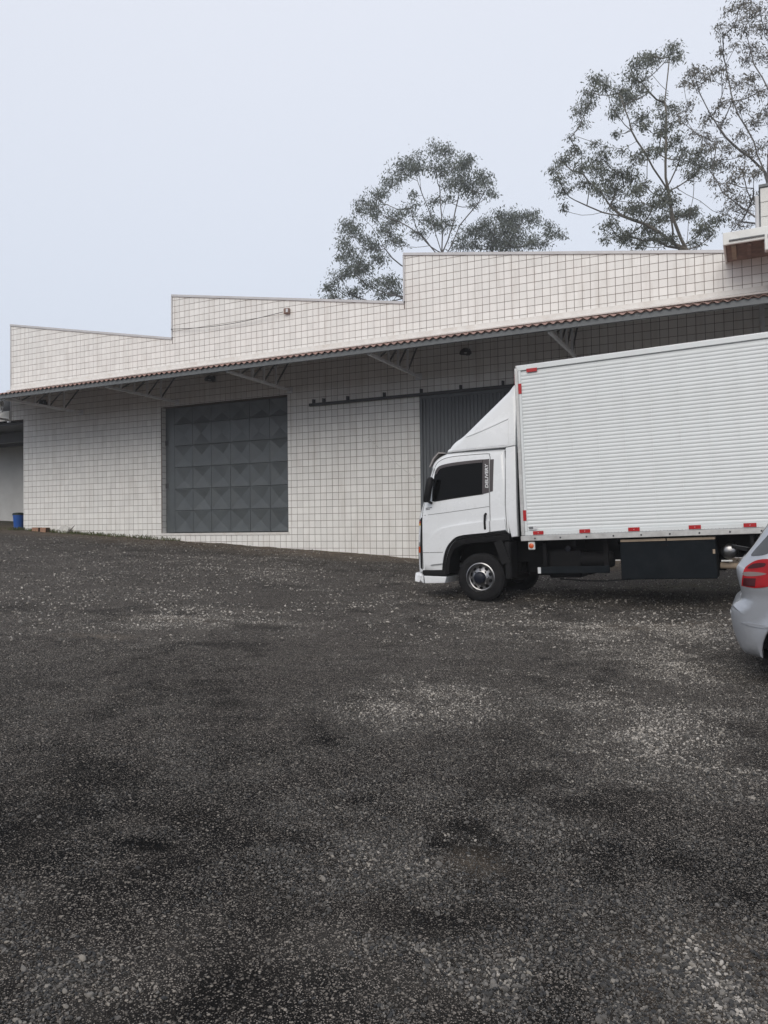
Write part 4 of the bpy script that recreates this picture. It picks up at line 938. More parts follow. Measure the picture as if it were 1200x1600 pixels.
# cargo box
BX0, BX1, BH0, BH1 = 0.72, 7.25, 0.94, 3.62
cb = box('cargo_box', M['boxalu'], tr, BX0+0.02, BX1-0.02, 0.03, YB-0.03, BH0+0.02, BH1-0.03)
pitch = 0.054; nr = int((3.535-1.075)/pitch); zA = 1.075; pw = 0.3755; xx = 0.80; k = 0
def ribprof():
    pr = []
    for i_ in range(nr):
        z = zA+i_*pitch
        pr += [(z, 0.000), (z+pitch*.06, 0.0), (z+pitch*.18, 0.0048), (z+pitch*.45, 0.0070), (z+pitch*.72, 0.0064), (z+pitch*.94, 0.0036)]
    return pr + [(zA+nr*pitch, 0.0), (3.54, 0.0)]
pr = ribprof(); rib_me = bpy.data.meshes.new('side_sheet')
V = [(x, 0.022-d, z) for x in (0, pw-0.0012) for (z, d) in pr]; q = len(pr)
V += [(x, 0.0295, z) for x in (0, pw-0.0012) for (z, d) in pr]
Fq = [(i_, i_+1, q+i_+1, q+i_) for i_ in range(q-1)] + [(i_+1, i_, 2*q+i_, 2*q+i_+1) for i_ in range(q-1)] + [(q+i_, q+i_+1, 3*q+i_+1, 3*q+i_) for i_ in range(q-1)]
rib_me.from_pydata(V, [], Fq); rib_me.materials.append(M['boxalu'])
for p in rib_me.polygons: p.use_smooth = True
rib_me.set_sharp_from_angle(angle=R(38))
while xx < BX1-0.1:
    o = link('side_sheet', rib_me, cb); o.location = (xx, rng.uniform(-0.0004, 0.0004), rng.normal(0, 0.0004)); xx += pw; k += 1
box('top_rail', M['boxalu'], cb, BX0+0.03, BX1, -0.006, 0.06, 3.545, BH1, b=0.006)
box('roof_cap', M['rail'], cb, BX0+0.005, BX1, 0.005, YB-0.005, BH1-0.028, BH1+0.012, b=0.006)
br_ = box('bottom_rail', M['rail'], cb, BX0-0.02, BX1, -0.012, 0.06, BH0-0.005, 1.015, b=0.006)
for i_ in range(17):
    MB().lathe([(0.014, 0), (0.012, -0.006), (0, -0.007)], 10, 'y', (0.92+i_*0.385, -0.012, 0.972)).build('bolt', M['steeldark'], br_)
box('kick_strip', M['boxalu'], cb, BX0+0.05, BX1, -0.003, 0.028, 1.018, 1.078, b=0.003)
MR = MB()
for i_ in range(130): MR.lathe([(0.006, 0), (0.004, -0.003), (0, -0.0035)], 6, 'y', (0.80+i_*0.048, -0.0035, 1.027))
o = MR.build('rivets', M['rail'], cb, fix=False); o['kind'] = 'stuff'
box('corner_post', M['rail'], cb, BX0-0.012, BX0+0.045, -0.008, 0.06, 1.018, BH1-0.03, b=0.008)
box('corner_strip', M['boxalu'], cb, BX0+0.047, BX0+0.085, -0.004, 0.028, 1.08, 3.543, b=0.003)
def refl(x0, x1, z0, z1):
    r_ = box('reflector', M['red'], cb, x0, x1, -0.012, -0.0065, z0, z1)
    return r_
for x in (0.895, 1.59, 2.285, 3.095, 3.785, 4.5, 5.2, 5.9):
    r_ = refl(x, x+0.158, 1.028, 1.082); box('reflector_mark', M['white'], r_, x+0.072, x+0.086, -0.0135, -0.0122, 1.052, 1.058)
refl(0.90, 1.062, 3.505, 3.56); refl(0.762, 0.812, 3.19, 3.345); refl(0.752, 0.802, 1.245, 1.405)
box('sticker', M['white'], cb, 0.83, 0.955, -0.012, -0.0068, 1.105, 1.16); box('sticker', M['steelgrey'], cb, 0.835, 0.90, -0.0135, -0.0122, 1.115, 1.15)
box('front_reflector', M['red'], cb, BX0-0.018, BX0-0.013, 0.01, 0.05, 3.32, 3.50)
# under the box
ml = box('side_marker', M['whitemetal'], tr, 0.80, 0.905, 0.02, 0.05, 0.80, 0.925, b=0.012)
MB().lathe([(0.038, 0.02), (0.038, 0.008), (0.030, 0.003), (0, 0.0)], 20, 'y', (0.852, -0.0, 0.862)).build('lens', M['orange'], ml, smooth=40)
gd = box('side_guard', M['navybox'], tr, 0.93, 1.98, 0.10, 0.14, 0.43, 0.535, b=0.008)
box('guard_end', M['white'], gd, 0.915, 0.962, 0.092, 0.0985, 0.435, 0.53)
box('guard_post', M['chassis'], gd, 0.99, 1.05, 0.142, 0.19, 0.44, 0.90); box('guard_post', M['chassis'], gd, 1.90, 1.96, 0.142, 0.19, 0.44, 0.90)
tb = box('tool_box', M['navybox'], tr, 2.15, 3.43, 0.05, 0.62, 0.335, 0.875, b=0.012)
box('lid_strip', M['tan'], tb, 2.16, 2.78, 0.045, 0.3, 0.878, 0.912); box('lid_strip', M['tan'], tb, 2.795, 3.42, 0.045, 0.3, 0.878, 0.912)
box('latch', M['tan'], tb, 3.385, 3.415, 0.035, 0.048, 0.68, 0.74); box('latch', M['chassis'], tb, 2.72, 2.80, 0.035, 0.048, 0.80, 0.83)
ch = MB().box(-0.7, 7.1, 0.72, 0.80, 0.60, 0.932).build('chassis_rail', M['chassis'], tr); MB().box(-0.7, 7.1, 1.50, 1.58, 0.60, 0.932).build('chassis_rail', M['chassis'], tr)
for x in (0.3, 1.2, 2.4, 3.4, 4.9, 5.9, 6.9): box('cross_member', M['chassis'], ch, x, x+0.08, 0.801, 1.499, 0.64, 0.80)
for x in np.arange(0.85, 7.1, 0.6): box('floor_bearer', M['chassis'], cb, x, x+0.06, 0.08, YB-0.08, 0.845, BH0-0.006)
box('engine', M['chassis'], tr, -0.75, 0.45, 0.81, 1.49, 0.40, 1.05, b=0.05)
box('battery_box', M['chassis'], tr, 1.06, 1.55, 0.22, 0.70, 0.36, 0.78, b=0.02); box('gear_housing', M['chassis'], tr, 0.5, 1.6, 0.9, 1.4, 0.36, 0.66, b=0.06)
MB().lathe([(0, 0), (0.10, 0.01), (0.12, 0.05), (0.12, 0.55), (0.10, 0.59), (0, 0.60)], 20, 'x', (1.42, 0.34, 0.62)).build('air_tank', M['chassis'], tr, smooth=40)
MB().lathe([(0, 0), (0.04, 0.005), (0.045, 0.03)], 14, 'y', (1.36, 0.2, 0.80)).build('air_filter_cap', M['hub'], tr, smooth=40)
MB().tube([(1.2, 0.3, 0.34), (1.6, 0.25, 0.31), (1.9, 0.3, 0.30), (2.3, 0.3, 0.33)], 0.012, 6).build('hose', M['black'], tr, smooth=60)
box('fuel_tank', M['chassis'], tr, 2.0, 3.5, 1.66, 2.2, 0.36, 0.86, b=0.04)
ft_ = MB().lathe([(0, -0.06), (0.05, -0.055), (0.085, -0.04), (0.108, -0.01), (0.112, 0.03), (0.112, 0.6), (0.0, 0.61)], 30, 'y', (3.585, 0.2, 0.705)).build('chrome_canister', M['chrome'], tr, smooth=40)
box('canister_bracket', M['whitemetal'], tr, 3.48, 3.62, 0.17, 0.19, 0.565, 0.585); MB().tube([(3.46, 0.30, 0.505), (3.72, 0.30, 0.49)], 0.045, 12).build('exhaust_pipe', M['tan'], tr, smooth=40)
box('rear_mud_flap', M['black'], tr, 3.86, 3.9, 0.05, 0.7, 0.25, 0.9)
# wheels and axles; the unladen tail sits high on its springs
w1_ = wheel('wheel', tr, -0.005, CY0+0.02, 0.383, 0.383, 0.22, 0.222, 'truck'); 
def copy_tree(o, parent, loc, mirror=False):
    c_ = o.copy(); C.objects.link(c_); c_.parent = parent; c_.location = loc
    if mirror: c_.rotation_euler = (0, 0, math.pi)
    for q in o.children: d_ = q.copy(); C.objects.link(d_); d_.parent = c_
    return c_
copy_tree(w1_, tr, (-0.005, CY1-0.02, 0.383), True)
RZ = 0.268
for y in (0.05, 0.30): copy_tree(w1_, tr, (4.42, y, RZ))
for y in (2.0, 2.25): copy_tree(w1_, tr, (4.42, y, RZ), True)
MB().tube([(-0.005, 0.25, 0.38), (-0.005, 2.05, 0.38)], 0.06, 10).build('axle', M['chassis'], tr); MB().tube([(4.42, 0.5, RZ), (4.42, 1.8, RZ)], 0.09, 10).build('axle', M['chassis'], tr)
for y in (0.70, 1.5): MB().bar((3.7, y, 0.52), (5.2, y, 0.52), 0.07, 0.07).build('leaf_spring', M['chassis'], tr)

# ---------------------------------------------------------------- silver hatchback, tail towards the truck, facing right
CQ = Vector((3.355, 7.40)); cf = Vector((math.cos(PHI), -math.sin(PHI))); cl_ = Vector((math.sin(PHI), math.cos(PHI)))
org = CQ - cl_*0.845; z_r = float(gz(*(org+cf*0.66+cl_*0.1))); z_f = float(gz(*(org+cf*3.1+cl_*0.1)))
tau_c = math.atan2(z_f-z_r, 2.44); cet = Vector((cf.x*math.cos(tau_c), cf.y*math.cos(tau_c), math.sin(tau_c))); cey = Vector((cl_.x, cl_.y, 0)); ceh = cet.cross(cey)
o3 = Vector((org.x, org.y, z_r)) - cet*0.66 + Vector((cf.x, cf.y, 0))*0.66
CM = Matrix(((cet.x, cey.x, ceh.x, o3.x), (cet.y, cey.y, ceh.y, o3.y), (cet.z, cey.z, ceh.z, o3.z), (0, 0, 0, 1)))
car = empty('silver_hatchback', CM); tag(car, 'silver hatchback car with red tail lamp cut by the right edge', 'car')
prof = smooth_line([(0.20, 0.245), (0.10, 0.275), (0.045, 0.38), (0.012, 0.50), (0.0, 0.61), (0.010, 0.675), (0.055, 0.72), (0.098, 0.76), (0.088, 0.85), (0.062, 0.98), (0.070, 1.04), (0.115, 1.10), (0.21, 1.22), (0.33, 1.40), (0.37, 1.455), (0.50, 1.485), (0.95, 1.52), (1.5, 1.52), (1.95, 1.44), (2.35, 1.22), (2.75, 0.99), (3.05, 0.95), (3.5, 0.85), (3.78, 0.71), (3.87, 0.55), (3.86, 0.36), (3.74, 0.22)], 3)
rw = arc(0.60, 0.30, 0.355, -8, 188, 18); fw = arc(3.10, 0.30, 0.345, -8, 188, 18)
car_out = prof + fw + [(2.6, 0.20), (1.9, 0.19), (1.1, 0.20)] + rw
def car_rad(x, z):
    inarch = min(math.hypot(x-0.60, z-0.30), math.hypot(x-3.10, z-0.30)) < 0.36
    if inarch or z < 0.21: return 0.02
    if x < 0.35: return 0.13 if z < 0.68 else (0.10 if z < 1.05 else 0.13)
    if x > 3.3: return 0.25
    return 0.11
def ctum(x, z):
    t = 0.16*max(0, (z-0.93)/0.58)**1.25 + 0.035*max(0, (0.55-z)/0.35)**2 - 0.012*math.exp(-((z-0.86)/0.05)**2)
    if x < 0.7: t += 0.14*max(0, (0.7-x)/0.7)**2
    a = math.hypot(x-0.60, z-0.30)
    if 0.34 < a < 0.44: t -= 0.018*(1-abs(a-0.36)/0.08) if a < 0.44 else 0
    return t
me, cart = pillow(car_out, 0.0, 1.69, car_rad, ctum, steps=6, zcuts=np.arange(0.24, 1.5, 0.04), xcuts=list(np.arange(0.12, 1.2, 0.05))+list(np.arange(1.3, 3.8, 0.15)))
body = finish('body', me, M['silver'], car, 28, fix=False)
# tail lamp: dark outer frame, red lens with clear and smoked fields
lamp = smooth_line([(0.098, 0.865), (0.108, 0.94), (0.125, 1.01), (0.16, 1.05), (0.23, 1.09), (0.33, 1.10), (0.44, 1.075), (0.52, 1.03)], 4) + smooth_line([(0.50, 0.985), (0.40, 0.92), (0.30, 0.865), (0.20, 0.852)], 3)
tl = patch('tail_lamp', lamp, cart, M['tail'], body, off=0.008, thick=0.02, step=0.025)
patch('clear_field', smooth_line([(0.118, 0.985), (0.125, 0.955), (0.22, 0.955), (0.30, 0.975), (0.20, 0.99)], 3, True), cart, M['cl2'], tl, off=0.0105, thick=0.006, step=0.02)
patch('smoked_field', smooth_line([(0.15, 1.02), (0.20, 1.06), (0.29, 1.065), (0.28, 1.035), (0.20, 1.02)], 3, True), cart, M['taild'], tl, off=0.0105, thick=0.006, step=0.02)
patch('smoked_field', [(0.108, 0.868), (0.118, 0.935), (0.215, 0.935), (0.205, 0.862)], cart, M['taild'], tl, off=0.0105, thick=0.006, step=0.02)
patch('panel_seam', ribbon(smooth_line([(0.42, 0.90), (0.47, 0.80), (0.52, 0.70), (0.55, 0.64)], 3), 0.008), cart, M['line'], body, off=0.002, thick=0.004)
patch('bumper_crease', smooth_line([(0.085, 0.545), (0.18, 0.548), (0.36, 0.512), (0.20, 0.515)], 3, True), cart, M['silver'], body, off=0.010, thick=0.014, step=0.03)
# glass
patch('rear_window', [(0.25, 1.12), (1.44, 1.12), (1.34, 1.42), (0.35, 1.42)], cart, M['glass'], body, off=0.004, thick=0.01, step=0.06, axis_='x')
patch('tailgate_seam', ribbon([(0.20, 0.72), (0.205, 1.0), (0.25, 1.1)], 0.01), cart, M['line'], body, off=0.002, thick=0.004, axis_='x')
patch('rear_window', smooth_line([(0.185, 1.14), (0.22, 1.126), (0.30, 1.14), (0.42, 1.20), (0.47, 1.30), (0.46, 1.41), (0.41, 1.41), (0.31, 1.29)], 3, True), cart, M['glass2'], body, off=0.004, thick=0.008, step=0.03)
wp_ = MB().bar((0.02, 0.86, 1.19), (0.16, 0.55, 1.17), 0.03, 0.035); wp_.build('wiper', M['black'], body)
patch('number_plate', [(0.64, 0.74), (1.05, 0.74), (1.05, 0.87), (0.64, 0.87)], cart, M['white'], body, off=0.012, thick=0.01, axis_='x')
patch('bumper_reflector', rrect(0.22, 0.34, 0.60, 0.64, 0.015), cart, M['lens'], body, off=0.006, thick=0.01, step=0.03, axis_='x')
patch('side_window', [(0.80, 1.04), (1.02, 1.36), (1.60, 1.42), (1.63, 1.02)], cart, M['glass'], body, off=0.004, thick=0.01)
patch('side_window', [(1.68, 1.02), (1.66, 1.42), (1.90, 1.36), (2.48, 1.02)], cart, M['glass'], body, off=0.004, thick=0.01)
patch('door_seam', ribbon([(1.05, 0.32), (1.0, 0.6), (1.02, 0.95)], 0.009), cart, M['line'], body, off=0.002, thick=0.004)
patch('door_seam', ribbon([(1.65, 0.28), (1.655, 1.0)], 0.009), cart, M['line'], body, off=0.002, thick=0.004)
patch('door_handle', rrect(1.12, 1.30, 0.86, 0.89, 0.012), cart, M['silver'], body, off=0.03, thick=0.03)
patch('windscreen', [(0.28, 1.05), (1.41, 1.05), (1.32, 1.42), (0.37, 1.42)], cart, M['glass'], body, off=0.004, thick=0.01, step=0.08, axis_='x', back=True)
cw = wheel('wheel', car, 0.60, 0.05, 0.29, 0.29, 0.18, 0.19, 'car')
copy_tree(cw, car, (3.10, 0.05, 0.29)); copy_tree(cw, car, (0.60, 1.64, 0.29), True); copy_tree(cw, car, (3.10, 1.64, 0.29), True)
for x in (0.60, 3.10): 
    box('wheel_well', M['chassis'], car, x-0.36, x+0.36, 0.30, 1.39, 0.30, 0.70)
box('underbody', M['chassis'], car, 0.25, 3.6, 0.12, 1.57, 0.185, 0.24)

# ---------------------------------------------------------------- eucalyptus trees behind the warehouse: leaf clumps (x, y, z, radius) and main stems
CL_A=[(4.5,56.8,29.8,0.92),(5.3,56.9,29.8,0.5),(2.4,54.6,27.9,0.8),(1.6,52.8,26.4,0.93),(2.6,50.9,25.6,0.6),(3.9,53.5,26.8,0.95),(5.3,53.7,27.0,1.11),(5.8,50.8,25.8,0.67),(6.8,50.9,25.1,0.6),(8.2,58.4,28.0,0.6),(5.2,55.7,26.8,0.82),(5.8,52.4,25.2,1.08),(6.9,54.0,25.4,0.95),(8.5,58.2,27.1,0.51),(0.8,57.6,27.5,0.76),(0.4,57.2,26.8,0.51),(-0.4,53.6,25.0,0.63),(-1.1,54.4,24.8,0.72),(-0.6,55.9,24.9,0.82),(-1.4,51.0,22.9,0.45),(-2.4,55.0,23.6,0.73),(-2.0,52.7,22.1,0.78),(-2.7,57.6,23.1,0.68),(-2.1,51.1,20.1,0.75),(-2.8,56.0,21.5,0.58),(4.0,57.4,26.2,0.59),(2.1,52.4,23.6,0.69),(1.2,57.7,25.3,0.76),(0.7,57.5,24.7,0.68),(0.6,50.7,21.3,0.82),(1.0,56.2,22.7,0.74),(-0.2,50.6,22.3,0.45),(3.3,54.6,23.6,0.72),(4.7,54.0,23.1,0.72),(3.7,52.2,22.3,0.54),(2.7,53.2,22.2,0.55),(-1.1,57.0,23.3,0.59),(-0.6,53.1,21.1,0.86),(-0.1,51.8,19.9,0.76),(-1.5,56.2,21.2,0.66),(-1.7,54.2,19.9,0.88),(-1.2,57.0,20.8,0.75),(-2.8,52.5,18.9,0.77),(-3.4,53.2,18.5,0.62),(-3.5,57.0,19.0,0.75),(-1.9,54.7,18.3,0.8),(-1.1,54.7,19.1,0.64),(0.2,52.5,18.4,0.77),(0.9,50.8,18.0,0.67),(1.2,58.1,19.5,0.77),(-0.0,51.4,17.4,0.53),(5.9,57.3,22.6,0.67),(2.4,53.4,25.0,0.39),(1.6,58.0,28.2,0.6),(4.7,53.7,24.8,0.4),(7.1,58.0,26.2,0.43)]
CL_B=[(9.2,59.8,25.9,0.97),(7.9,58.2,24.8,0.77),(10.2,60.7,25.7,1.07),(11.2,60.3,26.1,0.8),(12.0,60.4,26.4,0.62),(11.9,59.3,25.3,0.7),(9.4,58.1,24.0,1.03),(8.5,60.2,24.7,0.97),(7.3,57.6,24.0,0.68),(7.0,60.5,25.0,0.62),(10.8,60.2,24.5,1.15),(11.6,58.9,23.6,0.78),(12.8,61.0,24.2,0.63),(9.8,58.0,23.0,1.02),(8.5,59.0,23.3,0.78),(7.6,61.0,24.1,0.72),(13.0,58.9,24.8,0.52),(13.9,60.6,24.9,0.62),(14.3,60.1,24.5,0.39),(13.5,61.7,25.2,0.45),(6.6,62.0,25.0,0.64),(9.5,60.6,24.1,1.07)]
CL_C=[(17.7,45.4,30.3,0.4),(15.9,41.2,27.3,0.47),(16.4,44.8,29.3,0.51),(16.0,45.6,29.7,0.52),(14.6,42.8,27.5,0.49),(14.6,43.8,27.5,0.5),(15.0,43.3,26.9,0.49),(16.6,46.3,29.8,0.47),(16.6,42.3,27.7,0.37),(12.4,42.8,26.7,0.6),(12.0,40.3,25.0,0.41),(12.0,43.0,26.2,0.43),(12.3,44.3,26.3,0.56),(12.3,46.2,26.8,0.47),(12.3,46.2,26.1,0.35),(13.4,42.4,25.8,0.54),(15.0,46.6,27.5,0.71),(13.0,41.5,24.1,0.47),(14.9,45.5,27.2,0.58),(14.4,41.3,25.3,0.37),(14.7,42.9,24.6,0.54),(14.3,40.8,23.0,0.41),(17.0,45.7,27.1,0.35),(17.5,45.6,26.7,0.46),(15.3,41.2,23.9,0.31),(16.8,43.7,24.7,0.5),(15.6,42.0,23.4,0.42),(17.0,43.5,23.7,0.44),(16.8,43.9,23.5,0.44),(15.2,41.0,22.7,0.31),(11.5,45.8,25.0,0.29),(11.9,42.1,22.8,0.32),(13.5,43.2,23.9,0.27),(13.0,40.7,21.7,0.26),(14.3,40.4,21.5,0.51),(15.2,41.6,22.0,0.42),(14.4,42.5,22.1,0.48),(12.0,46.2,24.4,0.53),(11.1,46.0,23.6,0.58),(10.0,43.4,22.0,0.38),(10.2,43.3,21.4,0.44),(10.8,44.6,21.3,0.56),(11.0,45.9,20.7,0.32),(12.5,42.5,22.1,0.64),(12.9,45.4,22.9,0.69),(11.4,42.9,21.8,0.54),(12.2,44.2,21.5,0.61),(13.6,45.1,22.1,0.68),(13.9,43.6,21.8,0.55),(14.8,44.8,22.0,0.62),(13.9,44.8,21.3,0.68),(11.7,40.5,19.4,0.46),(13.6,40.7,19.4,0.56),(14.4,41.4,20.1,0.42),(15.4,41.8,19.7,0.63),(15.9,41.7,19.2,0.53),(14.6,40.7,18.6,0.62),(14.3,41.8,18.8,0.63),(14.5,44.3,20.0,0.56),(14.2,46.1,20.9,0.46),(12.9,42.7,18.4,0.54),(13.5,42.8,17.7,0.54),(14.1,43.1,18.0,0.6),(15.6,44.8,19.0,0.68),(16.7,45.4,19.8,0.69),(17.8,46.4,20.5,0.53),(15.5,42.9,17.7,0.65),(15.2,45.0,18.2,0.57),(16.3,42.6,17.6,0.43),(18.3,45.7,20.2,0.58),(12.4,41.9,17.3,0.32),(19.0,46.0,20.6,0.41),(18.1,43.6,22.9,0.55),(18.3,45.0,23.1,0.51),(18.5,43.8,22.2,0.61),(17.5,42.4,21.1,0.48),(19.0,43.5,22.1,0.44),(17.5,40.8,17.7,0.51),(17.1,40.7,17.3,0.46),(19.0,43.8,18.2,0.39),(19.3,43.5,19.0,0.44),(18.9,45.8,18.5,0.46),(16.0,40.5,21.1,0.41),(17.6,43.9,23.3,0.33)]
CL_D=[(18.8,39.4,28.5,0.6),(18.6,40.0,28.7,0.41),(20.0,40.8,28.9,0.52),(17.9,39.6,27.7,0.35),(18.1,39.8,27.3,0.4),(18.5,39.4,27.5,0.4),(19.5,40.1,27.6,0.46),(19.1,37.9,27.3,0.58),(20.3,39.8,27.6,0.6),(18.4,40.5,26.8,0.36),(17.7,37.6,25.3,0.29),(20.5,42.4,27.5,0.43),(20.2,40.9,27.3,0.47),(21.5,42.2,27.6,0.64),(17.3,38.3,24.5,0.34),(18.0,39.2,24.6,0.3),(16.7,38.1,24.3,0.39),(15.5,36.8,23.6,0.42),(15.0,36.6,23.3,0.37),(15.7,38.0,23.6,0.38),(16.7,41.6,25.8,0.32),(16.1,37.5,23.5,0.38),(19.2,40.6,25.1,0.46),(17.7,38.0,22.8,0.38),(18.0,36.9,23.2,0.47),(18.9,37.7,23.1,0.57),(20.7,40.6,23.5,0.62),(17.6,39.5,23.3,0.4),(17.4,39.8,23.0,0.4),(17.7,39.3,22.4,0.35),(16.3,38.2,21.8,0.29),(18.8,39.5,23.1,0.45),(20.7,42.1,23.7,0.53),(18.0,37.8,21.0,0.38),(18.2,41.0,22.2,0.36),(17.5,38.1,20.4,0.43),(18.2,37.8,20.0,0.48),(19.2,38.5,20.6,0.54),(16.2,37.2,20.1,0.38),(19.4,42.2,21.4,0.43),(17.4,38.8,20.2,0.34),(18.0,37.7,19.0,0.52),(18.0,36.6,18.3,0.46),(17.1,37.0,18.2,0.42),(16.7,37.9,18.7,0.34),(17.7,39.1,18.7,0.4),(18.8,40.2,18.7,0.51),(20.4,42.5,19.1,0.54),(19.3,42.0,19.0,0.42),(18.6,38.1,17.8,0.43),(19.0,40.3,17.4,0.46),(17.1,42.0,24.7,0.43),(15.0,37.2,21.5,0.28),(16.3,41.6,24.1,0.21),(16.2,38.9,21.6,0.39),(17.7,41.2,22.6,0.42),(20.4,38.4,28.6,0.68),(21.9,40.2,28.4,0.71),(21.3,39.5,26.3,0.7),(20.8,37.1,24.2,0.56),(22.0,41.0,25.5,0.73),(23.0,41.4,24.5,0.73),(21.1,39.4,22.3,0.7),(21.4,38.9,20.8,0.59),(22.4,42.3,21.3,0.64),(21.2,38.9,18.8,0.59)]
ST_A=[[(4.3,54.6,20.3),(4.4,54.6,21.9),(4.4,54.8,24.0),(4.3,55.0,26.3),(4.5,54.7,28.0)],
 [(4.4,54.6,21.3),(3.7,53.7,23.0),(3.0,53.0,24.8),(2.4,52.5,26.4)],
 [(4.5,54.6,20.8),(5.1,55.5,23.1),(5.7,56.0,25.7),(6.1,56.4,27.9)],
 [(4.3,54.6,20.6),(3.6,55.6,22.3),(2.0,56.5,24.0),(0.2,57.0,25.2),(-0.6,57.0,26.1)],
 [(4.5,54.6,20.3),(5.6,53.5,22.8),(6.7,52.5,23.9),(7.3,52.0,24.8)],
 [(4.3,54.7,18.1),(2.2,53.6,19.7),(0.8,52.6,20.3),(-0.6,51.6,22.1)],
 [(4.3,54.7,17.4),(1.9,55.6,18.4),(-0.5,56.1,19.2),(-2.2,56.6,20.7)]]
ST_B=[[(8.8,59.6,21.6),(8.7,59.5,23.4),(9.0,59.5,25.3)],
 [(8.8,59.6,22.3),(10.1,60.0,24.1),(11.2,60.3,25.7)]]
ST_C=[[(17.7,43.7,16.3),(17.5,43.7,17.4),(16.9,43.6,18.7),(16.6,43.6,20.1),(16.4,43.6,21.5),(16.4,43.5,23.3),(16.5,43.8,25.3),(16.6,44.0,26.9),(16.9,44.0,28.8)],
 [(16.6,43.6,21.1),(15.5,43.1,21.9),(14.4,42.5,23.1),(13.8,42.0,24.1),(13.3,41.7,25.2)],
 [(17.3,43.7,17.5),(15.4,44.2,19.0),(14.1,44.6,19.8),(13.1,45.1,21.3),(12.0,45.3,22.7)],
 [(14.4,42.5,22.6),(13.4,42.3,22.6),(12.3,42.1,22.8),(10.9,41.9,23.1)],
 [(16.6,44.0,26.8),(15.9,43.7,27.4),(15.4,43.6,27.8)],
 [(16.6,43.6,20.9),(18.0,44.4,21.7),(18.8,44.7,22.7)],
 [(17.3,43.7,17.5),(17.4,43.1,18.8),(17.6,42.8,20.0)],
 [(14.1,44.6,19.8),(13.0,44.8,20.1),(11.5,45.0,20.9)]]
ST_D=[[(20.3,39.7,14.4),(20.2,39.7,16.4),(20.0,39.6,17.9),(20.2,39.6,19.4),(20.3,39.6,21.9),(20.4,39.5,24.9),(20.3,39.4,27.4)],
 [(20.2,39.6,19.6),(19.7,40.1,21.8),(19.1,40.3,23.3),(18.8,40.5,24.7),(18.6,40.7,26.3),(18.3,40.6,27.7)],
 [(20.1,39.6,19.9),(18.9,38.8,20.3),(17.8,38.4,20.8),(17.0,38.1,21.5),(16.2,37.6,22.3),(15.6,37.3,23.4)],
 [(20.0,39.7,17.3),(19.3,40.6,18.5),(18.5,41.2,19.6),(18.1,41.6,20.9)],
 [(20.1,39.7,16.9),(17.7,38.7,17.2),(16.0,38.1,17.8),(14.6,37.6,18.3)],
 [(20.4,39.5,23.9),(19.8,40.0,25.9),(19.5,40.2,27.6),(19.3,40.4,29.0)],
 [(20.3,39.6,20.9),(21.5,40.0,23.6),(22.1,40.3,26.4)]]

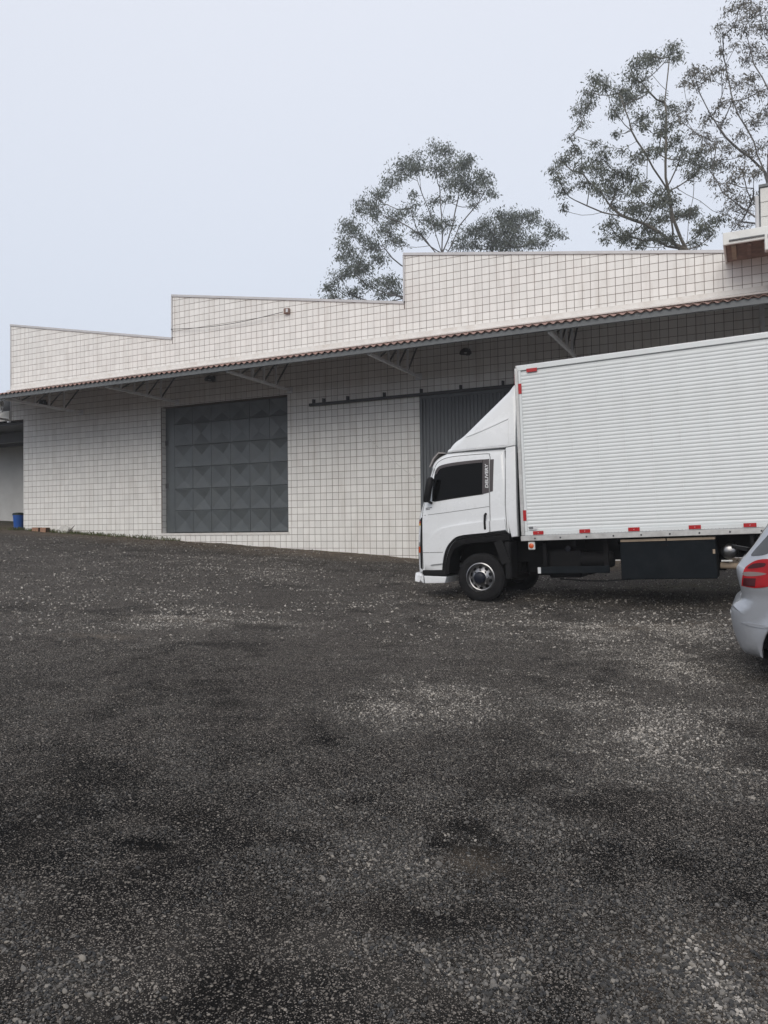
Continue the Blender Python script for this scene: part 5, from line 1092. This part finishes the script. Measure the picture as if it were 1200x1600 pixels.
def tree(name, label, base, stems, clumps, leafm, barkm, leaf_len, dens, r0):
    """stems and branches grown to every clump; leaves hang in the clumps"""
    g = float(gz(base[0], base[1])); root = empty(name, Matrix.Translation((base[0], base[1], g-0.1))); tag(root, label, 'tree', 'eucalyptus trees behind the warehouse')
    O = Vector((base[0], base[1], g-0.1)); nodes = []; par = []; wt = []
    def addpath(pts, start=None):
        prev = start
        for p in pts:
            nodes.append(Vector(p)); par.append(prev); wt.append(0.0); prev = len(nodes)-1
        return prev
    first = stems[0]; lead = [tuple(O*(1-t)+Vector(first[0])*t + Vector((0.25*math.sin(5*t), 0.2*math.sin(3*t), 0))) for t in (0, .2, .4, .6, .8)]
    def dens_path(pts):
        q = [Vector(p) for p in pts]; o_ = []
        for i_ in range(len(q)-1):
            a, b, c, d = q[max(i_-1, 0)], q[i_], q[i_+1], q[min(i_+2, len(q)-1)]; k = max(2, int((c-b).length/0.7))
            for j_ in range(k):
                t = j_/k; o_.append(0.5*((2*b)+(c-a)*t+(2*a-5*b+4*c-d)*t*t+(3*b-a-3*c+d)*t**3) + Vector(rng.normal(0, 0.035, 3)))
        return o_+[q[-1]]
    addpath(dens_path(lead+list(first)))
    for st_ in stems[1:]:
        p0 = Vector(st_[0]); k = min(range(len(nodes)), key=lambda i_: (nodes[i_]-p0).length); addpath(dens_path([nodes[k]]+list(st_[1:]))[1:], k)
    tips = []
    order = sorted(clumps, key=lambda c: (Vector(c[:3])-Vector(first[1])).length)
    for c in order:
        p = Vector(c[:3])
        def cost(i_):
            d = p-nodes[i_]; L_ = d.length; return L_ + (3.0 if d.z < 0.15*L_ else 0)*min(1, L_) 
        k = min(range(len(nodes)), key=cost); a = nodes[k]; d = p-a; n_ = max(2, int(d.length/0.5)); pts = []
        for j_ in range(1, n_+1):
            t = j_/n_; pts.append(a+d*t + Vector((0, 0, -0.10*d.length*math.sin(math.pi*t))) + Vector(rng.normal(0, 0.05, 3))*(1-t))
        tips.append((addpath(pts, k), c))
    for k, c in tips:
        w = c[3]**1.3
        while k is not None: wt[k] += w; k = par[k]
    for i_ in range(len(nodes)): wt[i_] = max(wt[i_], 0.12)
    mx = max(wt); rad = [max(0.014, r0*(w/mx)**0.5) for w in wt]
    kids = {}
    for i_, q in enumerate(par): kids.setdefault(q, []).append(i_)
    m_trunk = MB(); m_limb = MB(); todo = [(0, None)]
    while todo:
        s_, pa = todo.pop(); ch_ = [s_]
        while kids.get(ch_[-1]):
            ks = sorted(kids[ch_[-1]], key=lambda q: -wt[q])
            for q in ks[1:]: todo.append((q, ch_[-1]))
            ch_.append(ks[0])
        idx = ([pa] if pa is not None else [])+ch_
        if len(idx) > 1:
            rs = [rad[q] for q in idx]
            if pa is not None: rs[0] = min(rs[0], rs[1]*1.15)
            (m_trunk if pa is None else m_limb).tube([nodes[q]-O for q in idx], rs, 7 if pa is None else 5)
    V = []; F_ = []
    for k, c in tips:
        cx = Vector(c[:3]); r_ = c[3]*1.12; n_tw = int(5+7*r_)
        for w in range(n_tw):
            a = rng.uniform(0, 6.283); e = rng.uniform(-0.35, 1.0); dr = Vector((math.cos(a)*math.sqrt(max(0, 1-e*e*.8)), math.sin(a)*math.sqrt(max(0, 1-e*e*.8)), 0.75*e)); ln = r_*rng.uniform(0.55, 1.05)
            tip = cx+dr*ln; m_limb.tube([nodes[k]-O, cx+dr*ln*0.5-O+Vector((0, 0, 0.04)), tip-O], [0.014, 0.011, 0.007], 3, cap=False)
            nl = int(dens*r_*ln/n_tw*1.0)+2; sp = 0.22*r_+0.07
            for q in range(nl):
                t = rng.uniform(0.45, 1.08); p = cx+dr*ln*t+Vector(rng.normal(0, sp, 3)*np.array([1, 1, 0.75])); L_ = leaf_len*rng.uniform(0.6, 1.25); Wd = L_*rng.uniform(0.22, 0.36)
                b = rng.uniform(0, 6.283); dn = Vector((math.cos(b)*rng.uniform(0.2, 0.95), math.sin(b)*rng.uniform(0.2, 0.95), -rng.uniform(0.15, 1.0))).normalized()
                sd_ = dn.cross(Vector(rng.normal(0, 1, 3))).normalized(); p -= O; i0 = len(V)
                V.extend((p, p+dn*L_*.45+sd_*Wd*.5, p+dn*L_, p+dn*L_*.45-sd_*Wd*.5)); F_.append((i0, i0+1, i0+2, i0+3))
    m_trunk.build('trunk', barkm, root, smooth=60, fix=False)
    m_limb.build('limbs', barkm, root, smooth=60, fix=False)['kind'] = 'stuff'
    me = bpy.data.meshes.new('crown'); me.from_pydata([tuple(v) for v in V], [], F_); o = finish('crown', me, leafm, root, None, fix=False); o['kind'] = 'stuff'
    return root, len(F_)
nl = [tree('eucalyptus_tree', 'broad dense-topped eucalyptus rising behind the step of the warehouse roof', (4.6, 54.6), ST_A, CL_A, M['leaf_a'], M['bark_a'], 0.25, 600, 0.14),
      tree('eucalyptus_tree', 'small low eucalyptus crown just right of the broad one', (8.8, 59.6), ST_B, CL_B, M['leaf_a'], M['bark_a'], 0.26, 540, 0.12),
      tree('eucalyptus_tree', 'tall open eucalyptus with drooping foliage and forked olive trunk', (18.2, 43.7), ST_C, CL_C, M['leaf_b'], M['bark_b'], 0.21, 1000, 0.165),
      tree('eucalyptus_tree', 'thin sparse brownish eucalyptus at the upper right corner', (20.6, 39.7), ST_D, CL_D, M['leaf_c'], M['bark_a'], 0.19, 700, 0.12)]
hz = bpy.data.materials.new('haze'); hz.use_nodes = True; t = hz.node_tree; t.nodes.clear()
ho = t.nodes.new('ShaderNodeOutputMaterial'); hv = t.nodes.new('ShaderNodeVolumePrincipled'); hv.inputs['Color'].default_value = (0.93, 0.95, 0.98, 1); hv.inputs['Density'].default_value = 0.0013
t.links.new(hv.outputs[0], ho.inputs['Volume'])
o = MB().box(-700, 700, -700, 700, -4, 33).build('haze', hz, None); tag(o, 'thin pale mist over the yard and the trees', 'haze', kind='stuff')
print('leaves', [q[1] for q in nl])
